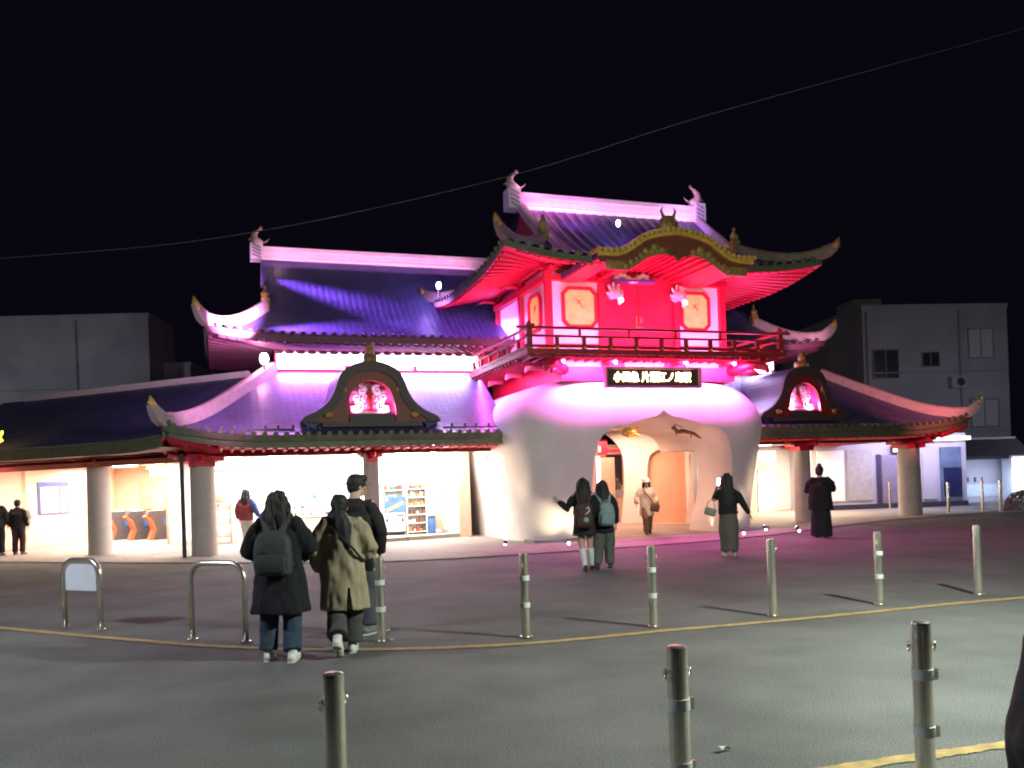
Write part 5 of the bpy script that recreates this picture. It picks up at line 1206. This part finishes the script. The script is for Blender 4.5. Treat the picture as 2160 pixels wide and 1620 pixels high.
def place(proto, x, y, label, group, rz=0, s=1):
    first = proto.name not in used; used[proto.name] = 1
    o = proto if first else copy_tree(proto); o.location = (x, y, 0); o.rotation_euler = (0, 0, rz); o.scale = (s, s, s); tag(o, label, 'bollard', group); return o
place(T2, -1.37, 8.62, 'steel bollard with reflective bands just right of the person in the beige coat', GB, .3)
place(T2, .09, 8.57, 'steel bollard with reflective bands in front of the left leg of the gate', GB, 1.1)
place(T2, 1.43, 8.92, 'steel bollard with reflective bands in line with the hatted person in the passage', GB, -.4)
place(T0_, 2.80, 9.32, 'plain steel bollard in front of the phone-holding person, without bands', GB, .2)
place(T2, 4.19, 9.84, 'steel bollard below the dark-clothed person at the right-hand pillar', GB, .9)
place(T0_, 5.60, 10.33, 'plain steel bollard at the right end of the curved row', GB, .5)
GN = 'steel bollards close to the camera'
place(T0_, -.735, 3.37, 'near steel bollard directly below the walking pair, lit amber', GN, .8)
place(T2, .68, 3.66, 'near steel bollard with bands in the middle of the forecourt beside the paper scrap', GN, .25)
place(T2, 1.91, 4.04, 'near steel bollard with bands standing on the second yellow line', GN, -.15)
TP = bollard((), False, .9, .04); TP.name = 'bollard'
fp = [(14.14, 32.0, 'thin pale post left of the far right station pillar'), (13.5, 28.3, 'thin pale post just right of the far right station pillar'), (14.34, 28.11, 'thin pale post before the blue shutter, middle of the far row'), (15.54, 28.24, 'thin pale post before the awning building, second from the right of the far row'), (15.95, 27.94, 'thin pale post nearest the glowing vending machine')]
TP.children[0].data.materials[0] = mat('pale_post', (.6, .6, .62), .5)
for x, y, l in fp: place(TP, x, y, l, 'thin posts along the far right kerb', 0, 1.15)
def hoop(a, b, h, label, panel):
    a, b = Vector((a[0], a[1], 0)), Vector((b[0], b[1], 0)); d = (b-a); L_ = d.length; e = tag(empty('barrier_hoop', (a+b)/2, math.atan2(d.y, d.x)), label, 'barrier', 'steel hoop barriers'); x = L_/2; r = .17
    pts = [(-x, 0, 0), (-x, 0, h-r)]+[(-x+r-r*math.cos(R(15*i)), 0, h-r+r*math.sin(R(15*i))) for i in range(1, 7)]+[(x-r+r*math.sin(R(15*i)), 0, h-r+r*math.cos(R(15*i))) for i in range(0, 7)]+[(x, 0, 0)]
    MB().tube(pts, .030, 14).build('tube', M_STEEL, e, smooth='all')
    for s_ in (-1, 1): MB().lathe((s_*x, 0, 0), [(.055, .004), (.055, .012), (.032, .018)], 16).build('base_plate', M_STEEL, e)
    if panel:
        w_ = x-.045; pl = [(-w_, h-.36), (w_, h-.36), (w_, h-r)]+[(w_-.13+.13*math.cos(R(18*i)), h-.175+.13*math.sin(R(18*i))) for i in range(1, 6)]+[(-w_+.13-.13*math.sin(R(18*i)), h-.175+.13*math.cos(R(18*i))) for i in range(0, 6)]
        MB().prism(pl, lambda p, q, t: Vector((p, t, q)), -.012, .012).build('panel', mat('white_panel', (.74, .75, .80), .5, var=.05), e)
hoop((-5.41, 10.23), (-4.86, 9.98), .82, 'steel hoop barrier filled with a white panel', True)
hoop((-3.47, 9.12), (-2.82, 8.87), .82, 'open steel hoop barrier left of the person in the navy coat', False)
def uplight(x, y, label, aim, col=(1, .80, .52), pw=26, small=1.0):
    e = tag(empty('ground_uplight', (x, y, 0)), label, 'uplight', 'small ground uplights before the gate')
    d = (Vector(aim)-Vector((x, y, .07))).normalized(); c = Vector((0, 0, .08))
    MB().tube([c-d*.07, c+d*.03, c+d*.045], [.035, .05, .05], 12).build('housing', M_DARK, e); MB().tube([(0, 0, 0), (0, 0, .05)], .015, 6).build('spike', M_DARK, e)
    MB().tube([c+d*.046, c+d*.052], [.043, .043], 12).build('lens', mat('lens_glow', (.9, .9, .9), .4, var=0, emis=(1, .92, .85), es=12), e)
    MB().ell(c-d*.075, (.035, .035, .035), 8).build('tail_light', mat('tail_glow', (.9, .9, .9), .4, var=0, emis=(1, .92, .95), es=8), e)
    lamp('SPOT', 'uplight_beam', Vector((x, y, .1))+d*.06, pw*UPK, col, Vector(aim), spot=46, blend=.95, radius=.04)
UPK = 2.6
ups = [((-3.95, -.25), 'uplight at the outer foot of the left gate leg', (-3.52, .38, 1.5)), ((-2.76, -1.35), 'uplight in front of the left gate leg', (-2.75, -.45, .45)), ((-2.15, -1.53), 'uplight seen between the two girls', (-2.15, -.5, .5)),
       ((2.01, -1.52), 'uplight right of the phone-holding person', (2.5, -.5, .6)), ((3.32, -.6), 'uplight at the outer foot of the right gate leg', (3.62, .35, 1.2)), ((3.6, -1.6), 'uplight standing apart on the paving right of the gate', (3.5, -.3, 1.3))]
for (u, v), l, aim in ups:
    q = W(u, v); uplight(q.x, q.y, l, W(*aim), pw=22 if v < -1 else 16)
e = tag(empty('paper_scrap', (1.16, 4.85, .012), .5), 'scrap of white paper lying on the asphalt beside the near middle bollard', 'litter'); MB().grid(lambda a, b: Vector((.09*(a-.5), .035*(b-.5)*(1.4-a), .014*math.sin(a*4+b*2)+.01)), 8, 4).build('sheet', mat('paper', (.62, .58, .54), .8), e, smooth='all')
e = tag(empty('flattened_cup', (-1.30, 8.66, .012), -.2), 'flattened pale wrapper lying at the foot of the bollard beside the beige coat', 'litter'); MB().grid(lambda a, b: Vector((.10*(a-.5), .06*(b-.5), .012*math.sin(a*5+b*3)+.012)), 8, 4).build('sheet', mat('paper', (.62, .58, .54), .8), e, smooth='all')
# overhead cable
mb = MB(); cp = spline([(-16, 15.5, 5.72), (-8.86, 15, 5.8), (-4.68, 15, 6.07), (.02, 15, 6.91), (3.72, 15, 7.9), (9.27, 15, 9.21), (15, 15, 10.6)], 10); mb.tube(cp, .008, 6)
o = tag(mb.build('overhead_cable', mat('cable_grey', (.018, .018, .022), .6)), 'thin overhead cable crossing the night sky in front of the roofs', 'cable')

# ================================================================== BACKGROUND BUILDINGS
def block(name, label, c, d, h, rz, m, wins=(), roofbits=()):
    e = tag(empty(name, (c[0], c[1], 0), rz), label, 'building')
    w_ = MB().box((0, d[1]/2, h/2), (d[0], d[1], h)).build('wall', m, e)
    mb = MB(); mb.box((0, .1, h+.1), (d[0]+.1, .25, .22)); mb.box((0, d[1]-.1, h+.1), (d[0]+.1, .25, .22))
    for s_ in (-1, 1): mb.box((s_*(d[0]/2-.07), d[1]/2, h+.1), (.25, d[1]-.3, .215))
    mb.build('parapet', m, e)
    for x, z, a, b, mm in wins:
        f_ = MB(); f_.box((x, -.03, z+b/2+.03), (a+.12, .08, .06)); f_.box((x, -.03, z-b/2-.03), (a+.12, .10, .06))
        for s_ in (-1, 1): f_.box((x+s_*(a/2+.03), -.03, z), (.06, .08, b))
        f_.box((x, -.025, z), (.05, .06, b))
        fo = f_.build('window', mat('window_frame_grey', (.2, .2, .22), .5), e); MB().box((x, -.008, z), (a, .02, b)).build('pane', mm, fo)
    for sx in (-.475, .16):
        MB().tube([(d[0]*sx, -.07, .2), (d[0]*sx, -.07, h-.15)], .06, 8).build('drainpipe', mat('pipe_grey', (.22, .22, .24), .6), e)
    for z in (h*.34, h*.66): MB().box((0, -.015, z), (d[0]-.02, .05, .07)).build('string_course', mat('course_grey', (.25, .25, .27), .8), e)
    for x, z in ((d[0]*.12, h*.60), (-d[0]*.40, h*.30)):
        if d[0] > 4:
            o = MB().box((x, -.22, z), (.8, .34, .62), bev=.03).build('air_conditioner', mat('unit_grey', (.36, .36, .38), .6), e); MB().tube([(x+.1, -.395, z), (x+.1, -.40, z)], .22, 14).build('fan_grille', M_DARK, o)
    for x, y, z, a, b, c_ in roofbits: MB().box((x, y, z), (a, b, c_), bev=.04).build('rooftop_unit', m, e)
    return e
M_BLD = mat('grey_render', (.34, .34, .37), .85, var=.12, scale=.6); M_BLD2 = mat('mauve_render', (.33, .31, .34), .85, var=.14, scale=.5)
M_WDK = mat('window_dark', (.03, .03, .035), .25, var=.2); M_WPL = mat('window_curtain', (.42, .42, .44), .6, var=.1)
block('apartment_block', 'plain grey block rising behind the left canopy', (-24.5, 45.0), (11.0, 4), 10.95, R(3), M_BLD, ())
e = block('apartment_block', 'lower narrow grey block beside the plain block on the left', (-18.55, 47.5), (1.7, 6), 8.6, R(3), M_BLD, ())
block('apartment_block', 'mauve-grey block with small square windows behind the right wing', (22.6, 45.0), (8.1, 10), 9.9, R(6), M_BLD2,
      [(-2.85, 7.0, 1.35, 1.45, M_WDK), (-.35, 7.2, .9, .7, M_WDK), (2.5, 8.0, 1.35, 1.5, M_WPL), (-.4, 4.0, 1.2, 1.1, M_WDK), (2.6, 4.3, 1.5, 1.4, M_WPL)], [(-2.6, 3, 10.4, 1.6, 2, .9), (1.8, 4, 10.3, 2.2, 2, .7)])
# annex with pale panels right of the station
M_LIL = mat('lilac_panel', (.46, .42, .48), .6, var=.06, scale=2)
e = tag(empty('annex', (14.6, 33.0, 0), R(4)), 'low annex of pale panels and shutters beyond the right-hand pillars', 'building')
MB().box((0, 2, 1.42), (6.2, 4, 2.84)).build('wall', M_LIL, e)
for x, w_, z0, z1, m, nm in ((-2.35, 1.05, .35, 2.3, M_SHOPW, 'pale_panel'), (-1.2, 1.0, .35, 2.3, mat('taupe_panel', (.4, .36, .36), .6), 'pale_panel'), (.15, .95, .15, 2.05, mat('violet_shutter', (.36, .30, .42), .6, wave=('Z', 10, .5)), 'shutter'), (1.6, .55, .3, 2.1, M_LIL, 'pale_panel'), (2.45, .85, .2, 2.3, mat('blue_shutter', (.10, .14, .22), .5, var=.3, scale=2), 'shutter')):
    MB().box((x, -.03, (z0+z1)/2), (w_, .05, z1-z0)).build(nm, m, e)
MB().box((-.45, -.04, 1.1), (.16, .05, 2.0)).build('door_gap', mat('violet_dark', (.05, .03, .08), .6), e); MB().box((2.5, -.07, .95), (.72, .03, 1.1)).build('navy_emblem', mat('navy_print', (.012, .016, .07), .5, var=.4, scale=3), e)
MB().box((0, -.04, .1), (6.2, .06, .2)).build('base_course', M_DARK, e); o = MB().box((.35, -.12, 2.28), (.62, .18, .26), bev=.02).build('lamp_box', M_DARK, e); MB().box((.35, -.22, 2.28), (.56, .02, .2)).build('diffuser', mat('cool_panel', (.9, .9, .9), .5, var=0, emis=(.75, .92, 1), es=2.2), o)
MB().box((2.4, -.2, 2.62), (1.4, .3, .14)).build('strip_light', mat('soft_panel', (.8, .8, .8), .5, var=0, emis=(.9, .85, 1), es=.8), e)
e = tag(empty('awning_shop', (19.6, 35.6, 0), R(2)), 'small shop with dark awning and pale wall at the far right', 'building')
MB().box((0, 1.6, 1.35), (3.1, 3, 2.7)).build('wall', M_LIL, e); mb = MB(); mb.prism([(-.9, 1.78), (-.9, 1.9), (.1, 2.62), (.1, 1.78)], lambda p, q, t: Vector((t, p, q)), -1.75, 1.6); mb.build('awning', mat('navy_awning', (.012, .012, .022), .7), e)
mb = MB()
for x, w_ in ((-.95, .17), (-.6, .17), (-.25, .09), (.05, .05)): mb.box((x, .085, .95), (w_, .02, .2)); mb.box((x+.01, .08, 1.0), (w_*.4, .03, .05))
mb.build('wall_sign', mat('dark_print', (.06, .05, .09), .6), e); MB().box((-.1, .085, .5), (2.2, .02, .5)).build('lower_panel', mat('pale_blue_panel', (.6, .66, .75), .5), e)
e = tag(empty('vending_machine', (20.75, 34.6, 0), R(2)), 'vending machine with glowing white front at the far right edge', 'vending machine')
MB().box((0, .35, .95), (.98, .7, 1.9), bev=.03).build('cabinet', mat('cabinet_white', (.6, .62, .68), .5), e); MB().box((-.05, -.01, 1.3), (.8, .03, 1.0)).build('display', mat('vending_glow', (.9, .9, .9), .4, var=0, emis=(.85, .93, 1), es=5), e); MB().box((0, -.01, .42), (.8, .03, .5)).build('pickup_flap', mat('flap_glow', (.8, .85, .9), .4, var=0, emis=(.6, .75, 1), es=.9), e)
# clipped shrub at the far right
e = tag(empty('shrub', (16.55, 27.4, 0)), 'low rounded shrub at the right edge beside the thin posts', 'shrub'); rr = random.Random(4); mb = MB()
for k in range(2600):
    th = rr.uniform(0, 6.283); ph = math.acos(rr.uniform(-.1, 1)); r_ = rr.uniform(.82, 1.03); c = Vector((.72*r_*math.sin(ph)*math.cos(th), .6*r_*math.sin(ph)*math.sin(th), .12+.62*r_*math.cos(ph))); 
    a = Vector((rr.uniform(-1, 1), rr.uniform(-1, 1), rr.uniform(-1, 1))).normalized()*.05; b = a.orthogonal().normalized()*.025; mb.add([c-a, c+b, c+a, c-b], [(0, 1, 2, 3)])
mb.build('leaves', mat('shrub_leaf', (.30, .21, .20), .7, var=.4, scale=8), e, fix=False); MB().tube([(0, 0, 0), (0, 0, .4), (.1, 0, .6)], [.05, .035, .01], 7).build('stem', M_DRED, e)

# ================================================================== LIGHTS
PINK = (1.0, .20, .74); MAG = (1.0, .17, .86); WARM = (1, .50, .34); VIO = (.50, .17, 1.0)
K = dict(tower=1.0, strip=1.0, clear=1.0, street=1.0, inner=1.0)
def strip_light(name, u0, u1, v, z, power, col, d, sy=.06, axis='u', spread=None):
    if axis == 'u': c = W((u0+u1)/2, v, z); xa = W(1, 0, 0)-W(0, 0, 0); L_ = abs(u1-u0)
    else: c = W(v, (u0+u1)/2, z); xa = W(0, 1, 0)-W(0, 0, 0); L_ = abs(u1-u0)
    dd = W(*d)-W(0, 0, 0)
    return lampx(name, c, power, col, dd, xa, L_, sy, spread)
# pink strips standing on the balcony floor, washing walls and eaves
strip_light('balcony_strip', -2.8, 3.2, -.72, 4.80, 125, PINK, (0, .55, .9)); strip_light('balcony_strip', -.2, 4.4, -3.15, 4.80, 42, PINK, (.55, 0, .9), axis='v'); strip_light('balcony_strip', -.2, 4.4, 3.5, 4.80, 36, PINK, (-.55, 0, .9), axis='v')
# strips under the balcony onto the top of the gate and the red band
strip_light('gate_strip', -2.5, 2.8, -.82, 4.50, 235, MAG, (0, .75, -1), spread=140); strip_light('gate_strip', .2, 4.5, -3.3, 4.52, 55, MAG, (.3, 0, -1), axis='v'); strip_light('gate_strip', .2, 4.5, 3.6, 4.52, 90, MAG, (-.3, 0, -1), axis='v')
strip_light('plaza_fill', -3.2, 3.6, -1.05, 4.52, 95, (1, .16, .60), (0, -.45, -1), spread=90)  # strip added to strengthen the magenta spill on the plaza
# clerestory glow on the lower roof
strip_light('roof_wash', -8.9, -6.0, 3.86, 5.25, 105, (.66, .20, 1), (0, -.25, -1), spread=130); strip_light('roof_wash', -6.0, -3.4, 3.86, 5.25, 120, (.66, .46, 1), (0, -.25, -1), spread=130); strip_light('roof_wash', 3.9, 6.6, 3.86, 5.25, 26, (.62, .5, 1), (0, -.6, -.8))
# violet spots on the roofs
lamp('SPOT', 'roof_spot', W(-9.0, 5.75, 7.98), 9000, VIO, W(-4.4, 4.35, 6.42), spot=30, blend=1, radius=.22)
lamp('SPOT', 'roof_spot', W(-10.0, 3.6, 6.28), 4500, VIO, W(-6.4, 3.85, 5.86), spot=30, blend=1, radius=.15)
strip_light('ridge_strip', -9.0, -2.6, 6.02, 8.30, 20, (1, .36, .70), (0, .42, .9)); strip_light('ridge_strip', -2.6, -.3, 1.5, 8.92, 15, (1, .20, .82), (0, .42, .9)); strip_light('ridge_strip', -.3, 2.8, 1.5, 8.92, 6, (1, .42, .72), (0, .42, .9))
lamp('POINT', 'finial_bulb', W(-2.15, 1.45, 9.72), 11, (1, .4, .8), radius=.05); lamp('POINT', 'finial_bulb', W(2.5, 1.25, 9.75), 9, (1, .4, .7), radius=.05); lamp('POINT', 'finial_bulb', W(-8.6, 5.9, 9.1), 5, (1, .5, .7), radius=.05)
lamp('SPOT', 'hip_spot', W(-9.7, 1.9, 5.6), 2400, (1, .42, .95), W(-10.15, 3.75, 6.2), spot=52, blend=.7, radius=.05)
lamp('POINT', 'flood_bulb', W(-9.35, 3.35, 5.05), 26, (1, .35, .75), radius=.1)
lamp('SPOT', 'hip_spot', W(-10.1, -1.5, 3.9), 380, (1, .4, .9), W(-10.4, 2.3, 3.9), spot=60, blend=.8, radius=.1)
lamp('SPOT', 'hip_spot', W(10.5, -1.6, 3.6), 300, (1, .20, .22), W(10.8, 2.3, 3.8), spot=70, blend=.8, radius=.1)
lamp('SPOT', 'hip_spot', W(7.5, 1.5, 5.4), 110, (1, .4, .62), W(7.8, 3.7, 6.2), spot=60, blend=.8, radius=.1)
lamp('POINT', 'roof_bulb', W(-.45, -.25, 8.36), 12, (.42, .2, 1), radius=.06); lamp('SPOT', 'roof_spot', W(-2.5, .7, 8.72), 160, (.40, .14, 1), W(1.0, 1.1, 8.55), spot=50, blend=.8, radius=.05)
lamp('SPOT', 'roof_spot', W(1.5, .3, 8.5), 90, (.42, .2, 1), W(2.6, 1.6, 8.9), spot=80, blend=.9, radius=.05); lamp('POINT', 'corner_bulb', W(-4.35, 4.6, 7.55), 16, (.42, .22, 1), radius=.1)
lamp('SPOT', 'gable_spot', W(.2, -5.2, 4.4), 130, (1, .62, .3), W(.2, -1.9, 7.2), spot=48, blend=.6, radius=.1) if False else None
# warm rooms
def room(name, u, v, z, sx, sy, power, col=(1, .84, .70)): lampx(name, W(u, v, z), power, col, (0, 0, -1), W(1, 0, 0)-W(0, 0, 0), sx, sy)
room('shop_light', -7.5, 5.6, 2.52, 7.0, 6.0, 640, (1, .93, .87)); room('hall_light', -13.6, 9.5, 2.42, 3.5, 6.0, 330, (1, .80, .64)); room('booth_light', -17, 7.4, 2.42, 2, 2, 60, (1, .72, .5)); room('gates_light', -12.6, 13.2, 2.5, 2.4, 2.2, 260, (1, .85, .65))
room('wing_light', 9.2, 6.2, 2.5, 3.0, 4.5, 240, (1, .78, .55)); room('passage_light', 1.1, 4.6, 3.05, 1.6, 2.0, 150, WARM); room('passage_end_light', 2.6, 7.7, 2.9, 1.5, 1.2, 40, WARM)
lamp('SPOT', 'arch_fill', W(.35, -.42, 2.98), 180, WARM, W(.4, 1.4, .6), spot=120, blend=1, radius=.15)  # fill spot added in the arch front to light the hatted person
lamp('SPOT', 'vault_uplight', W(2.0, -.0, .12), 75, WARM, W(1.2, .8, 3.0), spot=100, blend=1, radius=.05)
lampx('annex_light', (15.5, 31.5, 2.9), 110, (.70, .66, 1), (0, .5, -1), (1, 0, 0), 5, .3); lampx('kiosk_light', (20.0, 34.2, .9), 26, (.6, .75, 1), (-.4, 1, -.3), (1, 0, 0), 2, 1)
lamp('POINT', 'gate_side_fill', W(-5.0, 2.5, 2.36), 85, (1, .72, .56), radius=.06); lamp('POINT', 'gate_side_fill', W(5.2, 2.7, 2.36), 36, (1, .72, .56), radius=.06)  # fill lamps added under the eaves to brighten the gate's sides
# street lamps (masts outside the view)
def unseen_street_lamp(x, y, h, label, pw, col, arm):
    e = tag(empty('unseen_street_lamp', (x, y, 0)), label, 'street lamp', 'unseen street lamps round the forecourt')
    MB().tube([(0, 0, 0), (0, 0, h*.6), (0, 0, h+.1)], [.08, .06, .045], 12).build('mast', mat('mast_grey', (.25, .25, .26), .5), e); a = Vector(arm)
    MB().tube([Vector((0, 0, h+.05)), a*.6+Vector((0, 0, h+.16)), a+Vector((0, 0, h+.1))], .03, 8).build('arm', mat('mast_grey', (.25, .25, .26), .5), e)
    MB().box(a+Vector((0, 0, h+.06)), (.5, .24, .08), rz=math.atan2(a.y, a.x), bev=.03).build('lantern', mat('mast_grey', (.25, .25, .26), .5), e); MB().box(a+Vector((0, 0, h+.012)), (.4, .18, .01), rz=math.atan2(a.y, a.x)).build('lens', mat('street_lens', (.9, .9, .9), .5, var=0, emis=col, es=12), e)
    lamp('POINT', 'unseen_street_bulb', (x+a.x, y+a.y, h-.04), pw, col, radius=.09)
unseen_street_lamp(6.1, 5.2, 4.7, 'unseen street lamp on the right of the forecourt', 1600, (.86, 1, .86), (-.8, .3, 0))
unseen_street_lamp(-9.5, 6.0, 5.0, 'unseen street lamp on the left of the forecourt', 850, (.82, .9, 1), (.8, .2, 0))
unseen_street_lamp(-25.0, 33.0, 6.0, 'unseen street lamp added to light the block behind the left canopy', 480, (.85, .9, 1), (.8, .4, 0)); unseen_street_lamp(25.0, 33.0, 6.0, 'unseen street lamp added to light the block behind the right wing', 330, (.82, .78, 1), (-.8, .4, 0))  # unseen lamps added to brighten the background blocks
